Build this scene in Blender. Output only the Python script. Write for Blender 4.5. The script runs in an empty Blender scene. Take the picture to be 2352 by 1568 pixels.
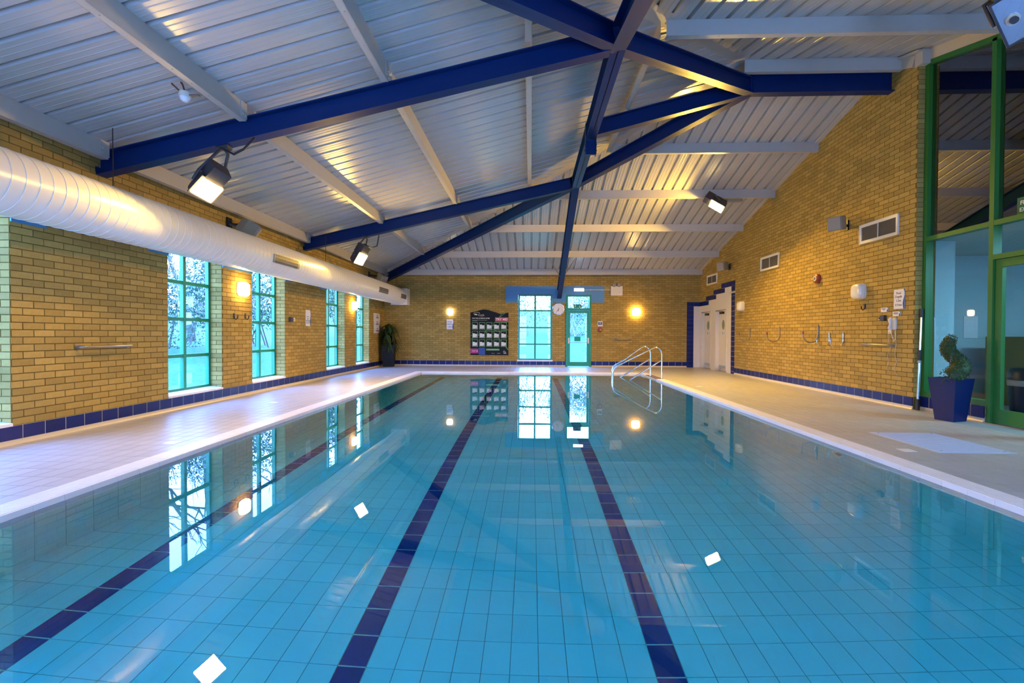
import bpy, math, random
import numpy as np
from mathutils import Vector, Matrix, Euler
random.seed(7); RNG = np.random.default_rng(11)
sc = bpy.context.scene
COL = sc.collection
PI = math.pi
# ------------------------------------------------------------------ camera
F_PX, YAW, PITCH, ROLL, EYE = 1116.0, 0.03835, -0.01493, 0.00397, 1.138
def cam_axes():
    f = Vector((-math.sin(YAW)*math.cos(PITCH), math.cos(YAW)*math.cos(PITCH), math.sin(PITCH)))
    r = Vector((math.cos(YAW), math.sin(YAW), 0)); u = r.cross(f)
    return r*math.cos(ROLL)+u*math.sin(ROLL), -r*math.sin(ROLL)+u*math.cos(ROLL), f
CR, CU, CF = cam_axes()
cd = bpy.data.cameras.new('camera'); cam = bpy.data.objects.new('camera', cd); COL.objects.link(cam)
cd.sensor_width = 36; cd.lens = F_PX*36/2352; cd.clip_start = .05; cd.clip_end = 300
cam.matrix_world = Matrix(((CR.x, CU.x, -CF.x, 0), (CR.y, CU.y, -CF.y, 0), (CR.z, CU.z, -CF.z, EYE), (0, 0, 0, 1)))
sc.camera = cam
# ------------------------------------------------------------------ world, exposure, render behaviour
SKY = 14
w = bpy.data.worlds.new('overcast_sky'); sc.world = w; w.use_nodes = True; w.cycles.is_caustics_light = True
nt = w.node_tree; nt.nodes.clear()
bg = nt.nodes.new('ShaderNodeBackground'); out = nt.nodes.new('ShaderNodeOutputWorld')
tc = nt.nodes.new('ShaderNodeTexCoord'); sep = nt.nodes.new('ShaderNodeSeparateXYZ'); cr = nt.nodes.new('ShaderNodeValToRGB')
cr.color_ramp.elements[0].position = 0; cr.color_ramp.elements[0].color = (.22, .43, 1, 1)
cr.color_ramp.elements[1].position = .8; cr.color_ramp.elements[1].color = (.12, .32, 1, 1)
nt.links.new(tc.outputs['Generated'], sep.inputs[0]); nt.links.new(sep.outputs['Z'], cr.inputs[0])
nt.links.new(cr.outputs[0], bg.inputs[0]); bg.inputs[1].default_value = SKY; nt.links.new(bg.outputs[0], out.inputs[0])
vs = sc.view_settings; vs.view_transform = 'Standard'; vs.look = 'None'; vs.gamma = 1; vs.use_curve_mapping = False
vs.exposure = 1.05
cy = sc.cycles
cy.max_bounces = 9; cy.diffuse_bounces = 4; cy.glossy_bounces = 4; cy.transmission_bounces = 6; cy.transparent_max_bounces = 10
cy.caustics_reflective = True; cy.caustics_refractive = True; cy.blur_glossy = .6
cy.sample_clamp_indirect = 12; cy.sample_clamp_direct = 0; cy.use_denoising = True; cy.adaptive_threshold = .018
WARM = (1, .60, .09)
# ------------------------------------------------------------------ key dimensions (metres)
XL, XR, YB, YF = -5.239, 5.921, 17.26, -.66          # left, right, back, front walls
YR, XN = 8.30, 3.63                                   # ridge line and hip node
S = .2547; EAVE = 3.366                               # roof pitch, sheet height at the wall
SL = S*(YB-YR)/(XN-XL)
PEAK = EAVE+S*(YB-YR)
PXL, PXR, PYB, PYF = -3.268, 3.238, 14.46, .45        # pool
WATER, DEPTH = -.04, -1.0
XG = 6.08; YC = 7.74                                  # glazed screen plane, end of the right brick wall
TZ0, TZ1 = .047, .19                                  # blue tile band
def roof_z(x, y):
    return min(EAVE+SL*(x-XL), EAVE+S*(YB-y), EAVE+S*(y-YF))
# ------------------------------------------------------------------ materials
M = {}
def mat(name, col, rough=.6, metal=0, var=0, grain=0, gscale=40, emis=None, estr=0, spec=.5, bump=0, coat=0, scale=6):
    m = bpy.data.materials.new(name); m.use_nodes = True; n = m.node_tree; b = n.nodes['Principled BSDF']
    c4 = (*col, 1)
    b.inputs['Base Color'].default_value = c4; b.inputs['Roughness'].default_value = rough; b.inputs['Metallic'].default_value = metal
    b.inputs['Specular IOR Level'].default_value = spec; b.inputs['Coat Weight'].default_value = coat
    if emis: b.inputs['Emission Color'].default_value = (*emis, 1); b.inputs['Emission Strength'].default_value = estr
    last = None
    def mixin(fac_socket, amount):
        nonlocal last
        mr = n.nodes.new('ShaderNodeMapRange'); mr.inputs['To Min'].default_value = 1-amount; mr.inputs['To Max'].default_value = 1+amount
        n.links.new(fac_socket, mr.inputs['Value'])
        mx = n.nodes.new('ShaderNodeVectorMath'); mx.operation = 'SCALE'
        if last is None: mx.inputs[0].default_value = col
        else: n.links.new(last, mx.inputs[0])
        n.links.new(mr.outputs[0], mx.inputs['Scale']); last = mx.outputs[0]
    if var:
        g = n.nodes.new('ShaderNodeNewGeometry'); oi = n.nodes.new('ShaderNodeObjectInfo')
        ad = n.nodes.new('ShaderNodeMath'); ad.operation = 'ADD'; fr = n.nodes.new('ShaderNodeMath'); fr.operation = 'FRACT'
        n.links.new(g.outputs['Random Per Island'], ad.inputs[0]); n.links.new(oi.outputs['Random'], ad.inputs[1]); n.links.new(ad.outputs[0], fr.inputs[0])
        mixin(fr.outputs[0], var)
    t = n.nodes.new('ShaderNodeTexCoord')
    if grain:
        ns = n.nodes.new('ShaderNodeTexNoise'); ns.inputs['Scale'].default_value = gscale; ns.inputs['Detail'].default_value = 4
        n.links.new(t.outputs['Object'], ns.inputs['Vector']); mixin(ns.outputs[0], grain)
    if bump:
        nb = n.nodes.new('ShaderNodeTexNoise'); nb.inputs['Scale'].default_value = gscale; nb.inputs['Detail'].default_value = 5
        n.links.new(t.outputs['Object'], nb.inputs['Vector'])
        bp = n.nodes.new('ShaderNodeBump'); bp.inputs['Strength'].default_value = bump; bp.inputs['Distance'].default_value = .004
        n.links.new(nb.outputs[0], bp.inputs['Height']); n.links.new(bp.outputs[0], b.inputs['Normal'])
    if last is not None: n.links.new(last, b.inputs['Base Color'])
    M[name] = m
    return m
def glass_mat(name, ior, tint=(1, 1, 1)):
    m = bpy.data.materials.new(name); m.use_nodes = True; n = m.node_tree; n.nodes.clear()
    o = n.nodes.new('ShaderNodeOutputMaterial'); mx = n.nodes.new('ShaderNodeMixShader'); tr = n.nodes.new('ShaderNodeBsdfTransparent')
    gl = n.nodes.new('ShaderNodeBsdfGlossy'); lw = n.nodes.new('ShaderNodeLayerWeight'); lw.inputs[0].default_value = .5; R0 = 1-(1-((ior-1)/(ior+1))**2)**2   # two faces
    pw = n.nodes.new('ShaderNodeMath'); pw.operation = 'POWER'; pw.inputs[1].default_value = 5; fr = n.nodes.new('ShaderNodeMath'); fr.operation = 'MULTIPLY_ADD'; fr.inputs[1].default_value = 1-R0; fr.inputs[2].default_value = R0
    n.links.new(lw.outputs['Facing'], pw.inputs[0]); n.links.new(pw.outputs[0], fr.inputs[0])
    gl.inputs['Roughness'].default_value = 0; tr.inputs[0].default_value = (*tint, 1)
    n.links.new(fr.outputs[0], mx.inputs[0]); n.links.new(tr.outputs[0], mx.inputs[1]); n.links.new(gl.outputs[0], mx.inputs[2]); n.links.new(mx.outputs[0], o.inputs[0])
    M[name] = m
mat('brick', (.42, .285, .080), .85, var=.16, grain=.12, gscale=25, bump=.3, spec=.2)
mat('mortar', (.20, .135, .04), .95, grain=.15, gscale=30, spec=.1)
mat('blue_tile', (.006, .018, .15), .2, var=.18, spec=.3)
mat('pale_grout', (.62, .58, .55), .8)
mat('cove', (.66, .56, .40), .4, grain=.08, gscale=6)
mat('deck_tile', (.47, .45, .44), .33, var=.05, grain=.10, gscale=5)
mat('deck_grout', (.13, .10, .085), .9)
mat('coping_white', (.84, .82, .84), .3, var=.03)
mat('coping_gap', (.50, .47, .48), .5)
mat('pool_tile', (.68, .88, .78), .25, var=.03, grain=.03, gscale=3)
mat('pool_grout', (.72, .70, .56), .8)
mat('pool_joint', (.33, .34, .26), .8)
mat('pool_blue', (.006, .018, .20), .2, var=.10)
mat('pool_top', (.34, .45, .52), .3, var=.05)
mat('lane_red', (.20, .02, .05), .3)
mat('sheet', (.49, .475, .445), .27, spec=.75, grain=.04, gscale=3)
mat('purlin', (.52, .48, .42), .4, grain=.05, gscale=5)
mat('beam_blue', (.0012, .021, .105), .40, spec=.22, grain=.10, gscale=4)
mat('panel_blue', (.07, .25, .52), .45)
mat('frame_green', (.010, .27, .12), .32)
mat('screen_green', (.03, .17, .03), .38)
mat('white_paint', (.80, .76, .68), .5)
mat('door_white', (.78, .72, .62), .45)
mat('cream_plastic', (.74, .66, .52), .3)
mat('duct_white', (.80, .76, .68), .27, spec=.7)
mat('dark_grille', (.10, .085, .07), .5)
mat('grille_grey', (.30, .27, .24), .5)
mat('black_plastic', (.012, .012, .014), .4)
mat('pot_black', (.006, .007, .008), .45, spec=.25)
mat('pot_blue', (.003, .012, .085), .3, spec=.3)
mat('olive_grey', (.30, .27, .18), .5)
mat('lamp_body', (.05, .045, .05), .45)
mat('steel', (.75, .75, .76), .16, metal=1)
mat('dull_steel', (.33, .31, .29), .38, metal=.9)
mat('chrome', (.85, .85, .87), .08, metal=1)
mat('reflector', (.45, .55, .62), .2, metal=.7)
mat('lamp_on', (1, .8, .5), .5, emis=(1, .68, .22), estr=45)
mat('dome_on', (1, .9, .7), .5, emis=(1, .62, .16), estr=26)
mat('dome_white', (1, 1, 1), .5, emis=(1, .88, .66), estr=8)
mat('dome_off', (.82, .76, .62), .18, spec=.7)
mat('tube_on', (.8, .9, 1), .5, emis=(.45, .65, 1), estr=7)
mat('added_panel_glow', (1, 1, 1), .5, emis=(.35, .75, 1), estr=55)  # glow of the panel added to light the lobby
mat('sign_white', (.80, .76, .76), .35)
mat('sign_blue', (.02, .06, .26), .4)
mat('sign_grey', (.20, .18, .22), .5)
mat('ink_blue', (.03, .06, .18), .5)
mat('board_black', (.008, .008, .009), .5, spec=.2)
mat('board_red', (.50, .05, .09), .4)
mat('board_magenta', (.45, .02, .17), .4)
mat('board_green', (.18, .42, .16), .5)
mat('line_green', (.12, .40, .12), .5)
mat('card_white', (.78, .78, .74), .5)
mat('exit_green', (.02, .22, .10), .4)
mat('print_white', (.85, .83, .72), .5)
mat('sticker_green', (.02, .36, .20), .5)
mat('bell_red', (.30, .05, .02), .35)
mat('yellow', (.75, .55, .05), .5)
mat('rust', (.20, .07, .04), .7)
mat('cable_white', (.70, .62, .50), .6)
mat('desk_brown', (.33, .19, .05), .6)
mat('room_wall', (.45, .58, .60), .7)
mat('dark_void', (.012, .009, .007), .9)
mat('bin_black', (.012, .012, .016), .4)
mat('porthole', (.25, .34, .20), .15)
mat('leaf_dark', (.018, .050, .014), .5, var=.5)
mat('leaf_box', (.045, .085, .018), .6, var=.5)
mat('leaf_tree', (.015, .10, .045), .7, var=.6)
mat('leaf_scrub', (.06, .17, .09), .8, var=.5)
mat('blossom', (.34, .33, .32), .8, var=.25)
mat('bark', (.16, .13, .11), .9)
mat('pale_bark', (.30, .28, .26), .9)
mat('lawn', (.024, .135, .046), .9, grain=.9, gscale=9)
mat('soil', (.05, .03, .02), .95)
mat('outer_wall', (.35, .22, .1), .9)
mat('hatch', (.62, .62, .66), .35, grain=.06, gscale=60)
glass_mat('window_glass', 1.5)
glass_mat('screen_glass', 2.2, (.6, .62, .6))
glass_mat('screen_glass_low', 1.45, (.8, .9, .9))
for nm_ in ('sticker_green', 'exit_green'):
    m = M[nm_]; n = m.node_tree; b_ = n.nodes['Principled BSDF']; tl_ = n.nodes.new('ShaderNodeBsdfTranslucent'); tl_.inputs[0].default_value = (.01, .35, .22, 1)
    mx = n.nodes.new('ShaderNodeMixShader'); mx.inputs[0].default_value = .4; o_ = n.nodes['Material Output']; n.links.new(b_.outputs[0], mx.inputs[1]); n.links.new(tl_.outputs[0], mx.inputs[2]); n.links.new(mx.outputs[0], o_.inputs['Surface'])
# water: smooth refracting surface over a body that absorbs red light
m = bpy.data.materials.new('pool_water'); m.use_nodes = True; n = m.node_tree; n.nodes.clear(); M['water'] = m
o = n.nodes.new('ShaderNodeOutputMaterial'); g = n.nodes.new('ShaderNodeBsdfGlass'); g.inputs['IOR'].default_value = 1.33; g.inputs['Roughness'].default_value = 0
va = n.nodes.new('ShaderNodeVolumeAbsorption'); va.inputs['Color'].default_value = (.03, .93, .975, 1); va.inputs['Density'].default_value = .68
t = n.nodes.new('ShaderNodeTexCoord'); ns = n.nodes.new('ShaderNodeTexNoise'); ns.inputs['Scale'].default_value = 1.3; ns.inputs['Detail'].default_value = 1
bp = n.nodes.new('ShaderNodeBump'); bp.inputs['Strength'].default_value = .03; bp.inputs['Distance'].default_value = .02
n.links.new(t.outputs['Object'], ns.inputs['Vector']); n.links.new(ns.outputs[0], bp.inputs['Height']); n.links.new(bp.outputs[0], g.inputs['Normal'])
n.links.new(g.outputs[0], o.inputs['Surface']); n.links.new(va.outputs[0], o.inputs['Volume'])
# ------------------------------------------------------------------ mesh builder
def worldloc(o):
    v = Vector((0, 0, 0))
    while o: v += o.location; o = o.parent
    return v
class MB:
    def __init__(s): s.v = []; s.f = []; s.smooth = []
    def add(s, vs, fs, smooth=False):
        k = len(s.v); s.v.extend([tuple(a) for a in vs]); s.f.extend([tuple(i+k for i in f) for f in fs]); s.smooth.extend([smooth]*len(fs)); return s
    def box(s, x0, x1, y0, y1, z0, z1):
        return s.add([(x0, y0, z0), (x1, y0, z0), (x1, y1, z0), (x0, y1, z0), (x0, y0, z1), (x1, y0, z1), (x1, y1, z1), (x0, y1, z1)],
                     [(0, 3, 2, 1), (4, 5, 6, 7), (0, 1, 5, 4), (1, 2, 6, 5), (2, 3, 7, 6), (3, 0, 4, 7)])
    def obox(s, c, ax, ay, az, hx, hy, hz):
        c = Vector(c); ax = Vector(ax)*hx; ay = Vector(ay)*hy; az = Vector(az)*hz
        P = [c+ax*i+ay*j+az*k for k in (-1, 1) for i, j in ((-1, -1), (1, -1), (1, 1), (-1, 1))]
        return s.add(P, [(0, 3, 2, 1), (4, 5, 6, 7), (0, 1, 5, 4), (1, 2, 6, 5), (2, 3, 7, 6), (3, 0, 4, 7)])
    def tube(s, path, r, n=8, closed=True, smooth=True):
        path = [Vector(p) for p in path]; rs = r if isinstance(r, (list, tuple)) else [r]*len(path)
        ring = []; prev = None
        for i, p in enumerate(path):
            t = ((path[min(i+1, len(path)-1)]-path[max(i-1, 0)])).normalized()
            if prev is None:
                a = Vector((0, 0, 1)) if abs(t.z) < .9 else Vector((1, 0, 0)); u = t.cross(a).normalized()
            else: u = (prev-t*prev.dot(t)).normalized()
            prev = u; v = t.cross(u)
            ring.append([p+(u*math.cos(2*PI*k/n)+v*math.sin(2*PI*k/n))*rs[i] for k in range(n)])
        V = [q for rr in ring for q in rr]; Fs = [(i*n+k, i*n+(k+1) % n, (i+1)*n+(k+1) % n, (i+1)*n+k) for i in range(len(path)-1) for k in range(n)]
        s.add(V, Fs, smooth)
        if closed: s.add(ring[0], [tuple(range(n-1, -1, -1))]); s.add(ring[-1], [tuple(range(n))])
        return s
    def loft(s, rings, cap=True, smooth=True):
        n = len(rings[0]); V = [q for rr in rings for q in rr]
        s.add(V, [(i*n+k, i*n+(k+1) % n, (i+1)*n+(k+1) % n, (i+1)*n+k) for i in range(len(rings)-1) for k in range(n)], smooth)
        if cap: s.add(rings[0], [tuple(range(n-1, -1, -1))]); s.add(rings[-1], [tuple(range(n))])
        return s
    def prism(s, poly, a, b):   # poly: list of 3D points, extruded by vector b-a
        d = Vector(b)-Vector(a); n = len(poly); P = [Vector(p) for p in poly]
        return s.add(P+[p+d for p in P], [tuple(range(n)), tuple(range(2*n-1, n-1, -1))]+[((i+1) % n, i, n+i, n+(i+1) % n) for i in range(n)])
    def build(s, name, material, parent=None, label=None, cat=None, group=None, kind=None):
        me = bpy.data.meshes.new(name); off = worldloc(parent) if parent else Vector((0, 0, 0))
        if off.length: me.from_pydata([(a[0]-off.x, a[1]-off.y, a[2]-off.z) for a in s.v], [], s.f)
        else: me.from_pydata(s.v, [], s.f)
        me.materials.append(M[material] if isinstance(material, str) else material)
        if any(s.smooth): me.polygons.foreach_set('use_smooth', s.smooth)
        me.update()
        ob = bpy.data.objects.new(name, me); COL.objects.link(ob)
        if parent: ob.parent = parent
        tag(ob, label, cat, group, kind); return ob
def tag(o, label=None, cat=None, group=None, kind=None):
    for k, v in (('label', label), ('category', cat), ('group', group), ('kind', kind)):
        if v: o[k] = v
    return o
def thing(name, loc, label, cat, group=None):
    o = bpy.data.objects.new(name, None); o.empty_display_size = .1; COL.objects.link(o); o.location = loc
    return tag(o, label, cat, group)
def struct(name, loc=(0, 0, 0)):
    o = bpy.data.objects.new(name, None); COL.objects.link(o); o.location = loc; o['kind'] = 'structure'; return o
def copy_tree(o, parent=None):
    c = o.copy(); COL.objects.link(c); c.parent = parent
    for ch in list(o.children): copy_tree(ch, c)
    return c
TEXTS = []
def text(body, size, mtx, material, parent, name='lettering', align='CENTER', bold=0, ext=.0008, sx=1):
    c = bpy.data.curves.new(name, 'FONT'); c.body = body; c.size = size; c.align_x = align; c.align_y = 'CENTER'; c.extrude = ext; c.offset = bold
    c.resolution_u = 2; c.space_line = .95
    t_ = bpy.data.objects.new(name, c); COL.objects.link(t_); TEXTS.append((t_, name, material, parent)); o = t_
    o.parent = parent; mm = Matrix.Diagonal((sx, 1, 1, 1)); o.matrix_local = Matrix.Translation(-worldloc(parent)) @ mtx @ mm
    return o
# frames for flat print: columns = text right, text up, outward normal
def frame(origin, right, up):
    r = Vector(right).normalized(); u = Vector(up).normalized(); nn = r.cross(u)
    return Matrix(((r.x, u.x, nn.x, origin[0]), (r.y, u.y, nn.y, origin[1]), (r.z, u.z, nn.z, origin[2]), (0, 0, 0, 1)))
LEFTW = ((0, 1, 0), (0, 0, 1))     # reading direction on the left wall
BACKW = ((1, 0, 0), (0, 0, 1))
RIGHTW = ((0, -1, 0), (0, 0, 1))
def pixel(p):
    d = Vector(p)-Vector((0, 0, EYE)); z = d.dot(CF)
    if z < .3: return None
    return 1176+F_PX*d.dot(CR)/z, 784-F_PX*d.dot(CU)/z, z
def in_view(p, m=5):
    q = pixel(p); return bool(q) and -m < q[0] < 2352+m and -m < q[1] < 1568+m
# pieces: boxes (x0,x1,y0,y1,z0,z1); the LIMIT largest in view become parts, the rest one joined part
def pieces(name, boxes, material, parent, limit=300, rest=None, size=None, first=None):
    def key(b):
        c = ((b[0]+b[1])/2, (b[2]+b[3])/2, (b[4]+b[5])/2)
        dx, dy, dz = sorted((b[1]-b[0], b[3]-b[2], b[5]-b[4]))[1:] + [0]
        d = (Vector(c)-Vector((0, 0, EYE))).length
        return (0 if in_view(c) else 1, d*d/(dx*dy+1e-6)) if True else 0
    order = sorted(boxes, key=key) if limit else list(boxes)
    own, other = order[:limit], order[limit:]
    cache = {}
    for b in own:
        k = (round(b[1]-b[0], 4), round(b[3]-b[2], 4), round(b[5]-b[4], 4))
        if k not in cache:
            mb = MB().box(0, b[1]-b[0], 0, b[3]-b[2], 0, b[5]-b[4]); me = bpy.data.meshes.new(name); me.from_pydata(mb.v, [], mb.f); me.materials.append(M[material]); cache[k] = me
        o = bpy.data.objects.new(name, cache[k]); COL.objects.link(o); o.parent = parent; o.location = Vector((b[0], b[2], b[4]))-worldloc(parent)
    if other:
        mb = MB()
        for b in other: mb.box(*b)
        mb.build(rest or name+'work', material, parent, kind='stuff')
# ------------------------------------------------------------------ bricks
def courses(u0, u1, z0, z1, ref, openings=(), top=None):
    """brick rectangles (u0,u1,z0,z1); openings (u0,u1,z0,z1); stretcher bond, joint at ref on odd courses"""
    outl = []; row = 0; z = z0; J = .010
    while z+.04 < z1:
        za, zb = z+J/2, z+.075-J/2
        start = ref+(.1125 if row % 2 == 0 else 0); start -= math.ceil((start-u0)/.225)*.225
        u = start
        while u < u1:
            segs = [(max(u+J/2, u0), min(u+.225-J/2, u1))]
            for (a, b, c, d) in openings:
                if za < d-.01 and zb > c+.01:
                    ns = []
                    for (p, q) in segs:
                        if q <= a or p >= b: ns.append((p, q)); continue
                        if p < a: ns.append((p, a))
                        if q > b: ns.append((b, q))
                    segs = ns
            for (p, q) in segs:
                if q-p > .025 and (top is None or za < top((p+q)/2)): outl.append((p, q, za, zb))
            u += .225
        z += .075; row += 1
    return outl
def wall_boxes(u0, u1, z0, z1, openings):
    """rectangles that fill a wall around its openings"""
    res = []; us = sorted({u0, u1, *[o[0] for o in openings], *[o[1] for o in openings]})
    for a, b in zip(us, us[1:]):
        m_ = (a+b)/2; cuts = sorted([(o[2], o[3]) for o in openings if o[0] < m_ < o[1]]); z = z0
        for c, d in cuts:
            if c > z+1e-4: res.append((a, b, z, c))
            z = max(z, d)
        if z < z1-1e-4: res.append((a, b, z, z1))
    return res
PROUD = .006
# ---------------- left wall
WIN = [(1.10, 2.33), (3.47, 4.705), (6.83, 8.07), (8.955, 10.185), (12.285, 13.515), (14.40, 15.59)]
SILL, HEAD = .205, 2.50
wl = struct('wall_left')
opsL = [(a, b, SILL, HEAD) for a, b in WIN]
mb = MB()
for a, b, c, d in wall_boxes(YF-.3, YB+.3, -.3, 3.42, opsL): mb.box(XL-.30, XL-PROUD, a, b, c, d)
mb.build('mortar', 'mortar', wl)
bl = [(XL-PROUD, XL, p, q, a, b) for p, q, a, b in courses(YF, YB, TZ1, 3.40, 4.82, opsL)]
for a, b in WIN:                      # bricks of the far reveals, header and stretcher ends by turns
    row = 0; z = TZ1
    while z < HEAD-.03:
        za, zb = z+.005, z+.07
        if za > SILL-.02:
            za = max(za, SILL+.002)
            for (x0, x1) in ([(XL-.205, XL-PROUD-.0005)] if row % 2 else [(XL-.098, XL-PROUD-.0005), (XL-.205, XL-.108)]):
                bl.append((x0, x1, b-PROUD, b, za, zb)); bl.append((x0, x1, a, a+PROUD, za, zb))
        z += .075; row += 1
pieces('brick', bl, 'brick', wl)
# ---------------- back wall
BW = (-.452, .762); BD = (1.243, 2.13)
opsB = [(BW[0], BW[1], SILL, 2.55), (BD[0], BD[1], -.3, 2.535)]
wb = struct('wall_back'); mb = MB()
for a, b, c, d in wall_boxes(XL-.3, XR+.3, -.3, 3.42, opsB): mb.box(a, b, YB+PROUD, YB+.3, c, d)
mb.build('mortar', 'mortar', wb)
clip = opsB+[(5.467, XR+1, -1, 2.281)]
pieces('brick', [(p, q, YB, YB+PROUD, a, b) for p, q, a, b in courses(XL, XR, TZ1, 3.36, 2.906-.0, clip)], 'brick', wb)
# ---------------- right wall (gable), ends at YC; stepped white door recess
STEPS = [(17.26, 16.65, 2.281), (16.65, 15.98, 2.43), (15.98, 15.34, 2.578), (15.34, 14.35, 2.725)]
DOORS = [(16.23, 17.13), (14.93, 15.85)]
wr = struct('wall_right')
gable = lambda y: roof_z(XR, y)
mb = MB()
ys = [YC, YR, 14.35]
def gpoly(y0, y1, x0, x1, zb=-.3):
    pts = [(x0, y0, zb), (x0, y1, zb), (x0, y1, gable(y1)+.03)]
    if y0 < YR < y1: pts.append((x0, YR, gable(YR)+.03))
    pts.append((x0, y0, gable(y0)+.03)); mb.prism(pts, (x0, 0, 0), (x1, 0, 0))
gpoly(YC, 14.35, XR+PROUD, XR+.3)
for (ya, yb, zt) in STEPS: gpoly(yb, ya, XR+PROUD, XR+.3, zt)
mb.build('mortar', 'mortar', wr)
ops = [(b, a, -1, t) for a, b, t in STEPS]
bl = [(XR, XR+PROUD, p, q, a, b) for p, q, a, b in courses(YC, YB, TZ1, 5.6, 9.786, ops, lambda y: gable(y)-.03)]
z = TZ1; row = 0
while z < 5.30:                        # return face of the wall end, beside the glazing
    bl.append((XR+PROUD, XG-.02 if row % 2 else XR+.10, YC-PROUD, YC, z+.005, z+.07))
    if row % 2 == 0: bl.append((XR+.11, XG-.02, YC-PROUD, YC, z+.005, z+.07))
    z += .075; row += 1
pieces('brick', bl, 'brick', wr)
mb = MB()
for (ya, yb, zt) in STEPS:
    cuts = [(a, b, -1, 1.98) for a, b in DOORS]
    for a, b, c, d in wall_boxes(yb, ya, 0, zt-.145, [(max(a, yb), min(b, ya), 0, 1.98) for a, b in DOORS if a < ya and b > yb]): mb.box(XR, XR+.16, a, b, c, d)
mb.box(5.70, XR+.1, YB-.004, YB+.008, 0, 2.14); mb.box(XR+.16, XR+.34, 14.3, YB+.3, -.3, 3.0)
mb.build('plaster', 'door_white', wr)
# blue tiles that frame the stepped recess
tl = []
for (ya, yb, zt), ext in zip(STEPS, (.22, .19, .24, 0)):
    y = ya if zt > 2.29 else YB
    ylo = yb-ext if ext else yb; y = ya+(.03 if zt > 2.29 else 0)
    while y > ylo+.02:
        y2 = max(ylo, y-.2316); tl.append((XR-.006, XR+.006, y2+.003, y-.003, zt-.142, zt-.004)); y = y2
z = 2.58
while z > 0.02: tl.append((XR-.006, XR+.006, 14.353, 14.60, max(z-.1475, 0)+.003, z-.003)); z -= .1475
z = 2.281
while z > 0.02: tl.append((5.467, 5.695, YB-.010, YB+.004, max(z-.1475, 0)+.003, z-.003)); z -= .1475
tl.append((5.70, XR-.007, YB-.010, YB-.005, 2.139, 2.277))
pieces('tile', tl, 'blue_tile', wr)
# ---------------- front wall behind the camera
wf = struct('wall_front'); mb = MB()
WF_ADDED = [(-4.2, -2.97), (-1.5, -.27), (1.2, 2.43), (3.9, 5.13)]; opsF = [(a, b, SILL, HEAD) for a, b in WF_ADDED]  # window openings added out of view to let more daylight in
for a, b, c, d in wall_boxes(XL-.3, 9.5, -.3, 3.5, opsF): mb.box(a, b, YF-.3, YF-.006, c, d)
mb.build('mortar', 'mortar', wf)
pieces('brick', [(p, q, YF-.006, YF, a, b) for p, q, a, b in courses(XL, XG, .04, 3.3, 0, opsF)], 'brick', wf, limit=0)
# ------------------------------------------------------------------ tile bands and coves at the foot of the walls
def band(name, runs, side):
    st = struct(name); g = MB(); c = MB(); bx = []
    for (u0, u1, ph) in runs:
        if side == 'left': g.box(XL-.004, XL+.0095, u0, u1, TZ0, TZ1-.002); c.prism([(XL, u0, 0), (XL+.028, u0, 0), (XL+.012, u0, .018), (XL+.008, u0, TZ0), (XL, u0, TZ0)], (0, u0, 0), (0, u1, 0))
        if side == 'back': g.box(u0, u1, YB-.0095, YB+.004, TZ0, TZ1-.002); c.prism([(u0, YB, 0), (u0, YB-.028, 0), (u0, YB-.012, .018), (u0, YB-.008, TZ0), (u0, YB, TZ0)], (u0, 0, 0), (u1, 0, 0))
        if side == 'right': g.box(XR-.0095, XR+.004, u0, u1, TZ0, TZ1-.002); c.prism([(XR, u0, 0), (XR-.028, u0, 0), (XR-.012, u0, .018), (XR-.008, u0, TZ0), (XR, u0, TZ0)], (0, u0, 0), (0, u1, 0))
        if side == 'screen': g.box(XG-.0735, XG-.058, u0, u1, TZ0, TZ1+.02); c.prism([(XG-.06, u0, 0), (XG-.09, u0, 0), (XG-.072, u0, .018), (XG-.068, u0, TZ0), (XG-.06, u0, TZ0)], (0, u0, 0), (0, u1, 0))
        P = .2316; u = ph-math.ceil((ph-u0)/P)*P
        while u < u1:
            a, b = max(u+.0035, u0), min(u+P-.0035, u1)
            if b-a > .02:
                bx.append({'left': (XL, XL+.011, a, b, TZ0+.003, TZ1-.003), 'back': (a, b, YB-.011, YB, TZ0+.003, TZ1-.003),
                           'right': (XR-.011, XR, a, b, TZ0+.003, TZ1-.003), 'screen': (XG-.075, XG-.062, a, b, TZ0+.003, TZ1+.02)}[side])
            u += P
    g.build('grout', 'pale_grout', st); c.build('cove', 'cove', st); pieces('tile', bx, 'blue_tile', st)
band('baseboard_left', [(YF, YB, 4.80)], 'left')
band('baseboard_back', [(XL, BD[0]-.02, -.02), (BD[1]+.02, 5.467, -.02)], 'back')
band('baseboard_right', [(YC, 14.35, 9.786)], 'right')
band('baseboard_screen', [(6.66, YC, 7.55)], 'screen')
# ------------------------------------------------------------------ pool deck
fl = struct('floor'); mb = MB(); G = -.004
CW = .213                                           # coping width
XE = XG-.06
for a, b, c, d in wall_boxes(XL-.1, 10.2, YF-.1, YB+.1, [(PXL-.02, PXR+.02, PYF-.02, PYB+.02)]): mb.box(a, b, c, d, -1.3, G)
mb.build('grout', 'deck_grout', fl)
TX, TY = .1475, .2175
def tilegrid(x0, x1, y0, y1, ox, oy):
    r = []; i0 = math.floor((x0-ox)/TX+1e-6)
    x = ox+i0*TX
    while x < x1-1e-4:
        a, b = max(x, x0)+.0028, min(x+TX, x1)-.0028
        if b-a > .02:
            y = oy+math.floor((y0-oy)/TY+1e-6)*TY
            while y < y1-1e-4:
                c, d = max(y, y0)+.0028, min(y+TY, y1)-.0028
                if d-c > .02: r.append((a, b, c, d, -.011, 0))
                y += TY
        x += TX
    return r
HATCH = (3.985, 4.715, 4.87, 5.86)
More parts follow.
